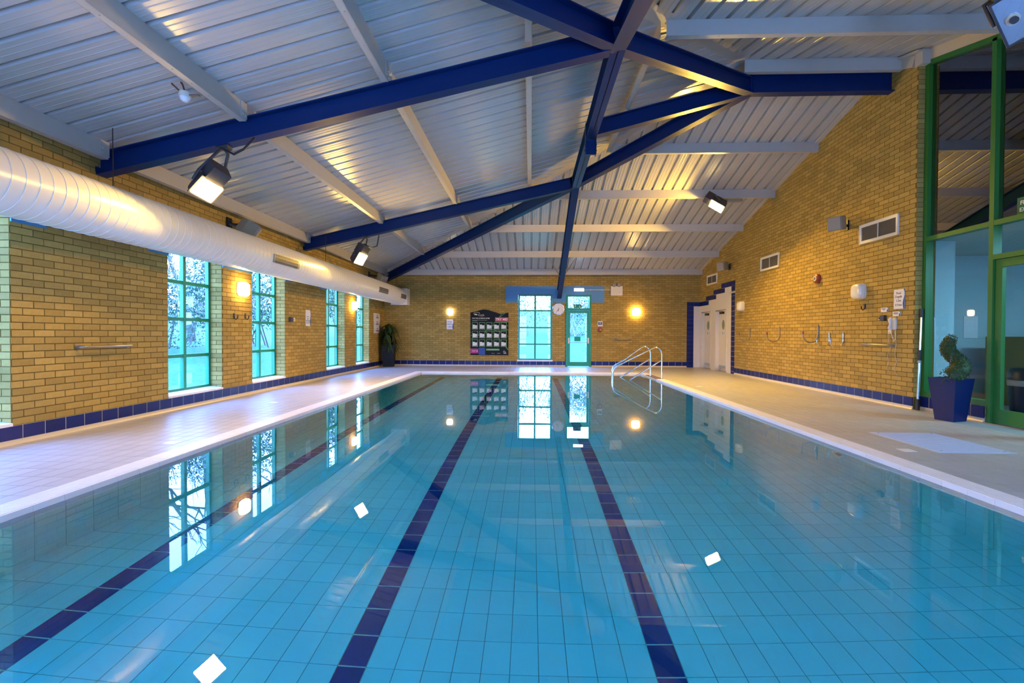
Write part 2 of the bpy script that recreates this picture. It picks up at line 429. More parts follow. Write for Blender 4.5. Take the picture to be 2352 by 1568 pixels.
tiles = tilegrid(XL+.02, PXL-CW, YF, YB-.02, PXL-CW, .19)+tilegrid(PXR+CW, XE, YF, YB-.02, PXR+CW, .19)+tilegrid(PXL-CW, PXR+CW, PYB+CW, YB-.02, PXL-CW, PYB+CW)+tilegrid(PXL-CW, PXR+CW, YF, PYF-CW, PXL-CW, .19)
DM = [(3.68, 3.80, 4.90, 5.02), (3.66, 3.79, 10.80, 10.92), (-4.27, -4.15, 7.75, 7.87), (-3.77, -3.64, 4.82, 4.94), (-3.86, -3.73, 12.6, 12.72)]
def clipped(t):
    h = HATCH
    if not (t[0] < h[1] and t[1] > h[0] and t[2] < h[3] and t[3] > h[2]): return [t]
    r = []; e = .003
    if t[2] < h[2]-.005: r.append((t[0], t[1], t[2], h[2]-e, t[4], t[5]))
    if t[3] > h[3]+.005: r.append((t[0], t[1], h[3]+e, t[3], t[4], t[5]))
    c, d = max(t[2], h[2]-e), min(t[3], h[3]+e)
    if t[0] < h[0]-.005 and d-c > .005: r.append((t[0], h[0]-e, c, d, t[4], t[5]))
    if t[1] > h[1]+.005 and d-c > .005: r.append((h[1]+e, t[1], c, d, t[4], t[5]))
    return r
pieces('tile', [q for t in tiles for q in clipped(t)], 'deck_tile', fl, rest='tiling')
h = thing('access_hatch', (4.35, 5.36, -.004), 'large pale ribbed hatch panel set in the right deck before the blue pot', 'hatch')
mb = MB().box(HATCH[0], HATCH[1], HATCH[2], HATCH[3], -.004, .004)
mb.build('panel', 'hatch', h); mb = MB()
for k in range(36):
    y = HATCH[2]+.02+k*.0268; mb.box(HATCH[0]+.015, HATCH[1]-.015, y, y+.012, .004, .0065)
mb.build('ribs', 'hatch', h, kind='stuff')
for (x, y) in ((4.05, 4.93), (4.65, 4.93), (4.05, 5.8), (4.65, 5.8)): MB().tube([(x, y, .003), (x, y, .009)], .009).build('screw', 'dull_steel', h)
for i, (d, lb) in enumerate(zip(DM, ['small white depth tile on the right deck beside the ribbed hatch', 'small white tile on the right deck in the orange lamplight', 'small white tile on the left deck below the second tall window', 'small white tile on the left deck, nearest the camera', 'small white tile at the far end of the left deck'])):
    MB().box(d[0], d[1], d[2], d[3], .0002, .003).build('marker_tile', 'coping_white', None, lb, 'marker', 'marker tiles on the deck')
# coping: white finger-grip strips with lengthwise ribs
def coping(name, boxes):
    st = struct(name); cache = {}
    for (x0, x1, y0, y1, along) in boxes:
        k = (along, x0 > 0, round(x1-x0, 3), round(y1-y0, 3))
        if k not in cache:
            mb = MB(); W, L = x1-x0, y1-y0
            mb.box(0, W, 0, L, -.16, .0005)
            n_ = 9
            for i in range(n_):
                if along == 'y': a = .006+i*(W-.012)/n_; mb.box(a, a+(W-.012)/n_-.008, 0, L, .0005, .0045)
                else: a = .006+i*(L-.012)/n_; mb.box(0, W, a, a+(L-.012)/n_-.008, .0005, .0045)
            me = bpy.data.meshes.new('coping_tile'); me.from_pydata(mb.v, [], mb.f); me.materials.append(M['coping_white']); cache[k] = me
        o = bpy.data.objects.new('coping_tile', cache[k]); COL.objects.link(o); o.parent = st; o.location = (x0, y0, 0)
    return st
P2 = TY; bx = []
y = PYF
while y < PYB-.01:
    y2 = min(y+P2, PYB)
    bx.append((PXL-CW+.001, PXL, y+.001, y2-.001, 'y'))
    if not (y > 12.52 and y < 13.9): bx.append((PXR, PXR+CW-.001, y+.001, y2-.001, 'y'))
    y = y2
x = PXL-CW
while x < PXR+CW-.01:
    x2 = min(x+P2, PXR+CW); bx.append((x+.001, x2-.001, PYB, PYB+CW-.001, 'x')); bx.append((x+.001, x2-.001, PYF-CW, PYF-.001, 'x')); x = x2
coping('trim_1', bx)
# step recess at the far right corner
st = struct('trim_2'); mb = MB()
mb.box(PXR+.001, PXR+CW, 12.60, 13.93, -.16, -.032)
mb.build('recess_tray', 'deck_tile', st); pieces('grating_bar', [(PXR+.002, PXR+CW-.002, 12.62+i*.05, 12.645+i*.05, -.030, -.012) for i in range(26)], 'coping_white', st)
# ------------------------------------------------------------------ pool basin, floor and wall tiles, lane lines
pb = struct('pool_basin'); mb = MB()
Zf = DEPTH
mb.box(PXL-.3, PXR+.3, PYF-.3, PYB+.3, Zf-.3, Zf-.004)
mb.box(PXL-.3, PXL-.004, PYF-.3, PYB+.3, Zf-.1, -.16); mb.box(PXR+.004, PXR+.3, PYF-.3, PYB+.3, Zf-.1, -.16)
mb.box(PXL-.3, PXR+.3, PYB+.004, PYB+.3, Zf-.1, -.16); mb.box(PXL-.3, PXR+.3, PYF-.3, PYF-.004, Zf-.1, -.16)
mb.build('grout', 'pool_joint', pb); mb = MB()
for L in (-2.560, -.899, .703): mb.box(L-.0715, L+.0715, PYF+.9, PYB-.3, Zf-.006, Zf-.001)
mb.build('lane_grout', 'pool_grout', pb)
LANES = [-2.560, -.899, .703]
pale, blue, red = [], [], []
# floor columns: lane columns fixed, plain columns shared out evenly between them
xs = [PXL]
edges = []
for L in LANES: edges += [L-.0725, L+.0725]
bounds = [PXL]+edges+[PXR]
cols = []
for i in range(0, len(bounds)-1):
    a, b = bounds[i], bounds[i+1]
    if i % 2 == 1: cols.append((a, b, True)); continue
    k = max(1, round((b-a)/.1475)); w_ = (b-a)/k
    cols += [(a+j*w_, a+(j+1)*w_, False) for j in range(k)]
yy = PYF; ry = 0
while yy < PYB-.01:
    y2 = min(yy+TY, PYB)
    for a, b, lane in cols:
        g_ = .0045 if lane else .002; bb = (a+.002, b-.002, yy+g_, y2-g_, Zf-.012, Zf)
        if lane and PYF+.8 < yy < PYB-.45: (red if yy > PYB-2.0 else blue).append(bb)
        else: pale.append(bb)
    yy = y2
far = [t for t in pale if t[2] > 13.6 and any(abs((t[0]+t[1])/2-L) < .24 for L in LANES)]
ty = sorted({t[2] for t in far})
row_t = ty[-2] if len(ty) > 1 else ty[0]
bar = [t for t in far if t[2] == row_t]; red += bar; pale = [t for t in pale if t not in bar]
for x0, x1 in ((PXL-.004, PXL+.006), (PXR-.006, PXR+.004)):
    z = -.165
    while z > Zf+.01:
        z2 = max(z-TX, Zf+.002); y = PYF
        while y < PYB-.01: pale.append((x0, x1, y+.002, min(y+TY, PYB)-.002, z2+.002, z)); y += TY
        z = z2-.002
z = -.165
while z > Zf+.01:
    z2 = max(z-TX, Zf+.002); x = PXL
    while x < PXR-.01: pale.append((x+.002, min(x+TY, PXR)-.002, PYB-.006, PYB+.004, z2+.002, z)); x += TY
    z = z2-.002
pieces('tile', pale, 'pool_tile', pb, rest='tiling')
pieces('lane_tile', blue, 'pool_blue', pb); pieces('lane_end_tile', red, 'lane_red', pb)
tops = []
y = PYF
while y < PYB-.01:
    for x0, x1 in ((PXL-.001, PXL+.008), (PXR-.008, PXR+.001)): tops.append((x0, x1, y+.002, min(y+TY, PYB)-.002, -.150, -.048))
    y += TY
pieces('edge_tile', tops, 'pool_top', pb, limit=120, rest='edging')
inl = thing('pool_inlet', (PXR-.006, 5.20, -.34), 'round pale inlet fitting under water on the right pool wall', 'inlet')
for r0, r1, dpt, mm in ((.075, .10, .012, 'coping_white'), (.0, .05, .008, 'grille_grey')):
    mb = MB(); n_ = 24; x0 = PXR-.006
    ring = lambda r, x: [(x, 5.20+r*math.cos(2*PI*k/n_), -.34+r*math.sin(2*PI*k/n_)) for k in range(n_)]
    mb.loft([ring(r1, x0), ring(r1, x0-dpt), ring(max(r0, .002), x0-dpt), ring(max(r0, .002), x0)], cap=False, smooth=False); mb.build('ring' if r0 else 'cover', mm, inl)
MB().box(PXL-.003, PXR+.003, PYF-.003, PYB+.003, Zf-.006, WATER).build('pool_water', 'water', None, 'clear still blue water filling the swimming pool', 'water', kind='stuff')
# ------------------------------------------------------------------ ceiling: profiled sheets on four slopes, purlins, flashings
ce = struct('ceiling')
def profile(u0, u1):
    """u positions and heights of a trapezoidal sheet: broad pan, two small stiffeners, one recessed groove each .245 m"""
    P = .245; pts = []; k = math.floor(u0/P); u = k*P
    while u < u1+P:
        pts += [(u, .05), (u+.03, .05), (u+.042, 0), (u+.088, 0), (u+.100, -.0025), (u+.104, -.0025), (u+.109, 0), (u+.16, 0), (u+.165, -.0025), (u+.170, -.0025), (u+.175, 0), (u+.230, 0)]
        u += P
    return [p for p in pts if u0-.001 <= p[0] <= u1+.001]
def slope(fn, pts):
    mb = MB(); V = []; 
    for (u, h) in pts:
        a, b = fn(u, h); V += [a, b]
    n_ = len(pts); mb.add(V, [(2*i, 2*i+1, 2*i+3, 2*i+2) for i in range(n_-1)]); return mb
hipx_b = lambda y: XL+(YB-y)*(XN-XL)/(YB-YR)
hipx_f = lambda y: XL+(y-YF)*(XN-XL)/(YR-YF)
def left_fn(u, h):
    xe = max(XL+.02, min(hipx_b(u) if u > YR else hipx_f(u), XN)); return (XL-.2, u, EAVE+SL*(-.2)+h), (xe, u, EAVE+SL*(xe-XL)+h)
slope(left_fn, profile(YF, YB)).build('roof_sheet', 'sheet', ce)
hipy_b = lambda x: YB-(x-XL)*(YB-YR)/(XN-XL) if x < XN else YR
hipy_f = lambda x: YF+(x-XL)*(YR-YF)/(XN-XL) if x < XN else YR
slope(lambda u, h: ((u, hipy_b(u), EAVE+S*(YB-hipy_b(u))+h), (u, YB+.2, EAVE-S*.2+h)), profile(XL+.02, XR+.1)).build('roof_sheet', 'sheet', ce)
slope(lambda u, h: ((u, YF-.2, EAVE-S*.2+h), (u, hipy_f(u), EAVE+S*(hipy_f(u)-YF)+h)), profile(XL+.02, 10)).build('roof_sheet', 'sheet', ce)
mbx = MB(); mbx.box(XL-.3, 10.2, YF-.3, YB+.3, PEAK+.25, PEAK+.3); mbx.build('roof_cover', 'dark_void', ce)
# flashings along hips and ridge, trim along the right gable
def bar(mb, p0, p1, w_, h_, up=(0, 0, 1), drop=0):
    p0 = Vector(p0); p1 = Vector(p1); d = (p1-p0); L = d.length; d.normalize(); sx = d.cross(Vector(up)).normalized(); uu = sx.cross(d)
    mb.obox((p0+p1)/2-uu*drop, d, sx, uu, L/2, w_/2, h_/2)
corner_b = Vector((XL, YB, EAVE)); corner_f = Vector((XL, YF, EAVE)); node = Vector((XN, YR, PEAK)); rend = Vector((XR+4, YR, PEAK))
for (a, b) in ((corner_b, node), (corner_f, node), (node, rend)):
    mb = MB(); bar(mb, a, b, .34, .006, drop=.012); mb.build('flashing', 'purlin', ce)
mb = MB()
for (ya, yb) in ((YB, YR), (YR, YC-.1)):
    bar(mb, (XR-.04, ya, gable(ya)-.03), (XR-.04, yb, gable(yb)-.03), .10, .03)
mb.build('gable_trim', 'purlin', ce)
PD = .20
def purlin(p0, p1, side):
    """lipped channel: web on one side, flanges towards `side`"""
    p0 = Vector(p0); p1 = Vector(p1); d = (p1-p0); L = d.length; d.normalize(); sd = Vector(side).normalized(); up = Vector((0, 0, 1)); mb = MB(); c = (p0+p1)/2
    mb.obox(c+up*PD/2, d, sd, up, L/2, .003, PD/2)
    mb.obox(c+up*.003+sd*.040, d, sd, up, L/2, .040, .003); mb.obox(c+up*(PD-.003)+sd*.040, d, sd, up, L/2, .040, .003); mb.obox(c+sd*.080+up*.011, d, sd, up, L/2, .0025, .011)
    k = int(L/.26)
    for i in range(k):        # dark fixing heads under the lower flange
        mb.obox(p0+d*(.15+i*.26)+sd*.035-up*.002, d, sd, up, .005, .005, .003)
    mb.build('purlin', 'purlin', ce)
PBz = lambda d, s: EAVE-PD+s*d
BYS = [17.05, 15.574, 13.832, 12.082, 10.324, 8.55]
for y in BYS:
    xs_ = hipx_b(y) if y < 17 else XL
    z = PBz(YB-y, S); purlin((max(xs_+.05, XL), y, z), (XR, y, z), (0, 1, 0))
for y in (8.05, 6.31, 4.56, 2.8, 1.05, -.55):
    z = PBz(y-YF, S); x0 = hipx_f(y)+.05; purlin((x0, y, z), (XG+.1 if y < YC else XR, y, z), (0, 1, 0))
for x in (XL+.17, -3.38, -1.68, .0, 1.64):
    z = PBz(x-XL, SL); t_ = (x-XL)/(XN-XL); ya, yb = YF+t_*(YR-YF), YB-t_*(YB-YR)
    stops = [ya+.04]+[q for y in (5.75, 11.08) if ya < y < yb and x < .9 for q in (y-.085, y+.085)]+[yb-.04]
    for q0, q1 in zip(stops[::2], stops[1::2]): purlin((x, q0, z), (x, q1, z), (-1, 0, 0))
# thin ridge boards between purlins and deep grooves stay open, as in the photograph
# purlin cleats with bolts beside the rafters
for (x, y) in ((XL+.17, 5.57), (-3.38, 5.57), (-1.68, 5.57), (XL+.17, 10.9), (-3.38, 10.9)):
    z = PBz(x-XL, SL); mb = MB().box(x+.004, x+.012, y-.02, y+.10, z+.02, z+PD)
    for dy in (.01, .07):
        for dz in (.05, .11): mb.tube([(x+.010, y+dy, z+dz), (x+.022, y+dy, z+dz)], .011, 6)
    mb.build('cleat', 'purlin', ce)
# closing boards above the glazed screen and end cap of the gable
mb = MB()
mb.prism([(XG-.05, YC+.02, gable(YC)-.16), (XG-.05, YC+.02, gable(YC)+.02), (XG-.05, YF, EAVE+.02), (XG-.05, YF, EAVE-.30), (XG-.05, 2.0, roof_z(XR, 2.0)-.36)], (0, 0, 0), (.06, 0, 0))
mb.build('fascia', 'cove', ce)
mb = MB(); mb.box(XR-.02, XG-.04, YC-.10, YC+.05, gable(YC)-.24, gable(YC)-.02)
bar(mb, (XR-.015, YC+.06, gable(YC)-.13), (XR-.015, YC+.45, gable(YC+.45)-.10), .03, .16); mb.build('gable_cap', 'purlin', ce)
# ------------------------------------------------------------------ blue steel frame
def ibeam(name, p0, p1, label, depth=.255, width=.15, depth1=None, parts=()):
    """p0, p1: centres of the underside"""
    p0 = Vector(p0); p1 = Vector(p1); d = (p1-p0); L = d.length; d.normalize(); sx = d.cross(Vector((0, 0, 1))).normalized(); up = sx.cross(d)
    t = .014; mb = MB(); c = (p0+p1)/2
    mb.obox(c+up*t/2, d, sx, up, L/2, width/2, t/2); mb.obox(c+up*depth/2, d, sx, up, L/2, .005, depth/2); mb.obox(c+up*(depth-t/2), d, sx, up, L/2, width/2, t/2)
    root = thing(name, p0, label, 'beam'); mb.build('steel_section', 'beam_blue', root)
    # end plates
    for q in (p0+d*.006, p1-d*.006):
        m2 = MB(); m2.obox(q+up*depth/2, d, sx, up, .006, width/2, depth/2); m2.build('end_plate', 'beam_blue', root)
    return root
CXB = 1.0; N1 = (CXB, 11.0, 4.43); N3 = (CXB, 5.74, 4.43); N2 = (XN, YR, 5.14)
ibeam('roof_rafter', (XL+.01, 5.75, 3.04), (CXB-.09, 5.75, 4.41), 'long blue rafter from above the duct to the centre, nearer of the two parallel ones')
ibeam('roof_rafter', (XL+.01, 11.08, 3.05), (CXB-.09, 11.08, 4.41), 'blue rafter over the farther floodlight, beyond the nearer parallel rafter')
ibeam('hip_rafter', (XL+.10, YB-.10, 3.0), N1, 'blue hip beam rising from the far left corner to the first joint')
ibeam('hip_rafter', N1, N2, 'blue hip beam rising from the first joint to the ridge end', depth=.27)
ibeam('hip_rafter', N3, N2, 'blue hip beam coming down from the ridge end towards the upper centre')
ibeam('hip_rafter', (XL+.1, YF+.1, 3.0), N3, 'blue hip beam running out of the top edge towards the near left corner')
ibeam('trimmer_beam', (CXB, 11.07, 4.43), (CXB, 5.70, 4.43), 'level blue beam along the room, lit underside, centre of the roof frame', width=.17)
ibeam('roof_rafter', (CXB, YB-.005, 2.40), (CXB, 11.02, 4.43), 'blue rafter rising from the panel above the far window beside the clock', depth=.30, width=.16)
ibeam('roof_rafter', (CXB, 5.72, 4.43), (CXB, -.5, 2.95), 'wide blue rafter leaving the picture at the top, right of centre', width=.17)
ibeam('roof_rafter', (CXB+.09, 8.36, 4.50), (XN-.05, 8.36, 5.14), 'short blue rafter between the level beam and the ridge end')
ibeam('ridge_beam', (XN-.02, 8.30, 5.14), (XR+.1, 8.30, 5.14), 'dark blue ridge beam ending in the right brick gable', depth=.33)
br = thing('splice_bracket', (CXB, 8.31, 4.16), 'dark blue bolted bracket hanging under the level centre beam', 'bracket')
for sx_ in (-.085, .085):
    MB().box(CXB+sx_-.006, CXB+sx_+.006, 8.26, 8.38, 4.17, 4.70).build('plate', 'beam_blue', br)
for z in (4.25, 4.35, 4.6):
    for s_ in (-.098, .098): MB().tube([(CXB+s_-.006, 8.32, z), (CXB+s_+.006, 8.32, z)], .014, 6).build('bolt', 'black_plastic', br)
MB().box(CXB-.08, CXB+.08, 8.30, 8.34, 4.18, 4.42).build('tongue', 'beam_blue', br)
for sx_, lb in ((-1, 'left'), (1, 'right')):
    MB().tube([(CXB+sx_*.03, 15.9, 2.98), (CXB+sx_*.42, 15.60, 3.57)], .012, 6).build('stay_rod', 'dull_steel', None, 'thin grey stay rod on the %s side of the far blue rafter' % lb, 'rod')
# ------------------------------------------------------------------ windows
def window(name, axis, a, b, z0, z1, plane, rows, ncol, outer=.05):
    """axis 'y' : in the left wall, plane = x of the frame face; axis 'x': in the back wall"""
    st = struct(name); mb = MB(); D = .055
    def bx(u0, u1, c, d, t0=0, t1=D):
        if axis == 'y': mb.box(plane-t1, plane-t0, u0, u1, c, d)
        else: mb.box(u0, u1, plane+t0, plane+t1, c, d)
    bx(a, a+outer, z0, z1); bx(b-outer, b, z0, z1); bx(a+outer, b-outer, z1-outer, z1); bx(a+outer, b-outer, z0, z0+outer)
    mb.build('window_frame', 'frame_green', st); us = [a+(b-a)*i/ncol for i in range(ncol+1)]
    for u in us[1:-1]:
        mb = MB(); bx(u-.03, u+.03, z0+outer, z1-outer, -.004); mb.build('mullion', 'frame_green', st)
    zs = [z0]+rows+[z1]
    for z in rows:
        for u0, u1 in zip(us, us[1:]):
            mb = MB(); bx(u0+(.03 if u0 > a+.01 else outer), u1-(.03 if u1 < b-.01 else outer), z-.025, z+.025, .002, D-.002); mb.build('glazing_bar', 'frame_green', st)
    for c, d in zip(zs, zs[1:]):
        for u0, u1 in zip(us, us[1:]):
            mb = MB(); bx(u0+.02, u1-.02, c+.02, d-.02, .028, .029)
            V = mb.v; mb = MB(); 
            if axis == 'y': mb.add([(plane-.03, u0+.02, c+.02), (plane-.03, u1-.02, c+.02), (plane-.03, u1-.02, d-.02), (plane-.03, u0+.02, d-.02)], [(0, 1, 2, 3)])
            else: mb.add([(u0+.02, plane+.03, c+.02), (u1-.02, plane+.03, c+.02), (u1-.02, plane+.03, d-.02), (u0+.02, plane+.03, d-.02)], [(0, 1, 2, 3)])
            mb.build('pane', 'window_glass', st)
    return st
rows = [SILL+(HEAD-SILL)*i/4 for i in (1, 2, 3)]
for i, (a, b) in enumerate(WIN):
    st = window('window_%d' % (i+1), 'y', a, b, SILL+.02, HEAD, XL-.207, rows, 2)
    MB().prism([(XL-.21, a-.0, SILL+.035), (XL+.010, a, SILL+.012), (XL+.012, a, SILL-.018), (XL-.006, a, SILL-.018), (XL-.006, a, SILL-.005), (XL-.21, a, SILL-.005)], (0, a, 0), (0, b, 0)).build('window_sill', 'coping_white', st)
window('window_7', 'x', BW[0]+.01, BW[1]-.01, SILL+.02, 2.545, YB+.05, [.788, 1.376, 1.980], 2)
st = bpy.data.objects['window_7']
MB().box(BW[0]-.03, BW[1]+.02, YB-.02, YB+.12, SILL-.025, SILL+.02).build('window_sill', 'coping_white', st)
for i, (a, b) in enumerate(WF_ADDED): window('window_%d' % (i+8), 'x', a, b, SILL, HEAD, YF-.26, rows, 2)  # added windows of the unseen front wall, for extra daylight
# blue cladding panels over the windows
for i, (a, b) in enumerate(((1.0, 5.06), (6.48, 10.52), (11.9, 15.95))):
    st = struct('trim_%d' % (i+3)); mb = MB()
    opn = [(p, q, 2.25, HEAD) for p, q in WIN if p > a-.2 and q < b+.2]
    for u0, u1, c, d in wall_boxes(a, b, 2.255, 2.83, opn): mb.box(XL, XL+.016, u0, u1, c, d)
    for p, q in WIN:
        if a-.2 < p and q < b+.2:
            mb.box(XL-.20, XL+.016, q-.012, q-PROUD*0, 2.37, HEAD); mb.box(XL-.2, XL+.016, p, p+.012, 2.37, HEAD); mb.box(XL-.20, XL+.016, p, q, HEAD-.008, HEAD)
    mb.build('cladding', 'panel_blue', st)
st = struct('trim_6'); mb = MB()
for u0, u1, c, d in wall_boxes(-.887, 2.589, 2.262, 2.840, [(BW[0], BW[1], 2.2, 2.55), (BD[0], BD[1], 2.2, 2.535)]): mb.box(u0, u1, YB-.016, YB, c, d)
mb.build('cladding', 'panel_blue', st)
# ------------------------------------------------------------------ exit door in the back wall
dr = struct('door_1'); mb = MB(); a, b = BD
mb.box(a, a+.065, YB-.03, YB+.08, 0, 2.535); mb.box(b-.065, b, YB-.03, YB+.08, 0, 2.535); mb.box(a+.065, b-.065, YB-.03, YB+.08, 2.475, 2.535); mb.box(a+.065, b-.065, YB-.03, YB+.08, 1.985, 2.065)
mb.build('door_frame', 'frame_green', dr)
lf = MB(); lf.box(a+.07, a+.15, YB-.005, YB+.045, .02, 1.98).box(b-.15, b-.07, YB-.005, YB+.045, .02, 1.98).box(a+.15, b-.15, YB-.005, YB+.045, .02, .17).box(a+.15, b-.15, YB-.005, YB+.045, 1.895, 1.98)
leaf = lf.build('door_leaf', 'frame_green', dr)
for z0_, z1_ in ((.17, 1.895),):
    MB().add([(a+.15, YB+.02, z0_), (b-.15, YB+.02, z0_), (b-.15, YB+.02, z1_), (a+.15, YB+.02, z1_)], [(0, 1, 2, 3)]).build('pane', 'window_glass', leaf)
MB().add([(a+.065, YB+.02, 2.065), (b-.065, YB+.02, 2.065), (b-.065, YB+.02, 2.475), (a+.065, YB+.02, 2.475)], [(0, 1, 2, 3)]).build('pane', 'window_glass', dr)
MB().tube([(a+.10, YB-.05, .86), (b-.10, YB-.05, .86)], .012).build('push_bar', 'dull_steel', leaf)
for x in (a+.10, b-.10): MB().box(x-.025, x+.025, YB-.06, YB-.005, .82, 1.02).build('push_pad', 'cream_plastic', leaf)
MB().box(1.545, 1.76, YB+.008, YB+.012, .90, 1.06).build('door_notice', 'sticker_green', None, 'plain green notice stuck on the glass of the far exit door', 'notice')
ex = thing('exit_sticker', (1.66, YB+.012, 2.08), 'green exit sticker with running man and down arrow on the door transom glass', 'sign')
MB().box(1.515, 1.795, YB+.010, YB+.014, 2.072, 2.205).build('plate', 'exit_green', ex)
def runner(parent, o, r, u, s, material='print_white', flip=1):
    """running figure made of flat bars; o = centre, r/u = directions, s = height"""
    r = Vector(r); u = Vector(u); nn = r.cross(u); o = Vector(o)
    mb = MB(); P = lambda x, y: o+r*(x*s*flip)+u*(y*s)
    def seg(a_, b_, w_):
        a_ = P(*a_); b_ = P(*b_); d = (b_-a_); L = d.length; d.normalize(); mb.obox((a_+b_)/2, d, d.cross(nn), nn, L/2, w_*s/2, .0006)
    n_ = 12; c = P(.10, .40); mb.add([c+(r*math.cos(2*PI*k/n_)+u*math.sin(2*PI*k/n_))*.09*s+nn*.0006 for k in range(n_)], [tuple(range(n_))])
    seg((.03, .28), (-.06, -.02), .13); seg((.02, .26), (-.22, .20), .06); seg((-.22, .20), (-.28, .05), .06); seg((.05, .25), (.20, .08), .06); seg((.20, .08), (.32, .12), .06)
    seg((-.06, -.02), (.14, -.14), .08); seg((.14, -.14), (.10, -.42), .07); seg((-.07, -.02), (-.14, -.26), .08); seg((-.14, -.26), (-.38, -.30), .07)
    mb.build('pictogram', material, parent)
runner(ex, (1.575, YB+.0085, 2.138), (1, 0, 0), (0, 0, 1), .10)
mb = MB().box(1.725, 1.737, YB+.0085, YB+.010, 2.10, 2.18).add([(1.70, YB+.0085, 2.12), (1.762, YB+.0085, 2.12), (1.731, YB+.0085, 2.082)], [(0, 1, 2)]).build('arrow', 'print_white', ex)
# ------------------------------------------------------------------ changing-room doors in the recess
for i, (a, b) in enumerate(DOORS):
    d_ = struct('door_%d' % (i+2)); mb = MB()
    mb.box(XR-.008, XR+.16, b-.05, b, .06, 1.98).box(XR-.008, XR+.16, a, a+.05, .06, 1.98).box(XR-.008, XR+.16, a+.05, b-.05, 1.93, 1.98); mb.build('door_frame', 'door_white', d_)
    lf = MB().box(XR+.105, XR+.145, a+.055, b-.055, .10, 1.925).build('door_leaf', 'door_white', d_)
    MB().box(XR+.098, XR+.106, a+.06, b-.06, .105, .185).build('kick_plate', 'pool_top', lf)
    c = (a+b)/2; n_ = 28; yc = c+.06
    MB().loft([[(xx, yc+rr*math.cos(2*PI*k/n_), 1.46+rr*1.35*math.sin(2*PI*k/n_)) for k in range(n_)] for xx, rr in ((XR+.106, .135), (XR+.096, .13), (XR+.096, .115), (XR+.103, .112))], cap=False, smooth=False).build('porthole_rim', 'door_white', lf)
    MB().add([(XR+.102, yc+.113*math.cos(2*PI*k/n_), 1.46+.113*1.35*math.sin(2*PI*k/n_)) for k in range(n_)], [tuple(range(n_))]).build('porthole_glass', 'porthole', lf)
    MB().box(XR+.099, XR+.106, c-.05, c+.13, 1.14, 1.25).build('sign_plate', 'sign_white', lf)
    MB().box(XR+.094, XR+.1, c+.085, c+.11, 1.15, 1.24).box(XR+.096, XR+.1, c-.02, c+.01, 1.18, 1.22).build('symbol', 'sign_grey', lf)
    MB().box(XR+.05, XR+.105, c+.0, c+.26, 1.80, 1.87).build('door_closer', 'black_plastic', lf)
    MB().tube([(XR+.07, c+.1, 1.885), (XR-.04, c+.34, 1.90), (XR+.06, b-.08, 1.905)], .010, 6).build('closer_arm', 'dull_steel', lf)
# ------------------------------------------------------------------ ventilation duct
DX, DZ, DR = -4.62, 2.45, .288
du = thing('ventilation_duct', (DX, 8, DZ-DR), 'long white spiral ventilation duct running below the left eave', 'duct')
mb = MB(); n_ = 40; rings = []; y = YF+.02
def ring(y, r): return [(DX+r*math.cos(2*PI*k/n_), y+.012*math.sin(2*PI*k/n_), DZ+r*math.sin(2*PI*k/n_)) for k in range(n_)]
while y < 17.0:
    mb.loft([ring(y, DR), ring(y+.110, DR)], cap=False); mb.loft([ring(y+.110, DR), ring(y+.111, DR+.003), ring(y+.119, DR+.003), ring(y+.12, DR)], cap=False, smooth=False); y += .12
mb.add(ring(YF+.02, DR), [tuple(range(n_))]); mb.build('duct_body', 'duct_white', du)
MB().box(-4.90, -4.325, 16.86, YB-.006, 2.150, 2.725).build('end_box', 'duct_white', du)
for (ya, yb) in ((8.05, 8.95), (13.75, 14.65), (16.1, 16.75), (2.4, 3.3)):
    mb = MB(); an0, an1 = -22, 6
    for k in range(6):
        t0 = math.radians(an0+(an1-an0)*k/6); t1 = math.radians(an0+(an1-an0)*(k+1)/6); r0, r1 = DR+.004, DR+.016
        q = lambda r, t_, y: (DX+r*math.cos(t_), y, DZ+r*math.sin(t_))
        mb.add([q(r1, t0, ya), q(r1, t0, yb), q(r1, t1, yb), q(r1, t1, ya), q(r0, t0, ya), q(r0, t0, yb), q(r0, t1, yb), q(r0, t1, ya)], [(0, 1, 2, 3), (0, 4, 5, 1), (3, 2, 6, 7), (0, 3, 7, 4), (1, 5, 6, 2)])
    g_ = mb.build('grille', 'grille_grey', du); mb = MB()
    y = ya+.04
    while y < yb-.05:
        for t_ in (math.radians(-18), math.radians(-8), math.radians(2)):
            c = Vector((DX+(DR+.017)*math.cos(t_), y, DZ+(DR+.017)*math.sin(t_))); mb.obox(c, (0, 1, 0), (-math.sin(t_), 0, math.cos(t_)), (math.cos(t_), 0, math.sin(t_)), .007, .02, .002)
        y += .028
    mb.build('slots', 'dark_grille', g_, kind='stuff')
for y in (10.75, 16.5, 5.2): MB().tube([(DX+.02, y, DZ+DR-.005), (DX+.02, y, roof_z(DX, y)-.14)], .005, 6).build('hanger_rod', 'black_plastic', du)
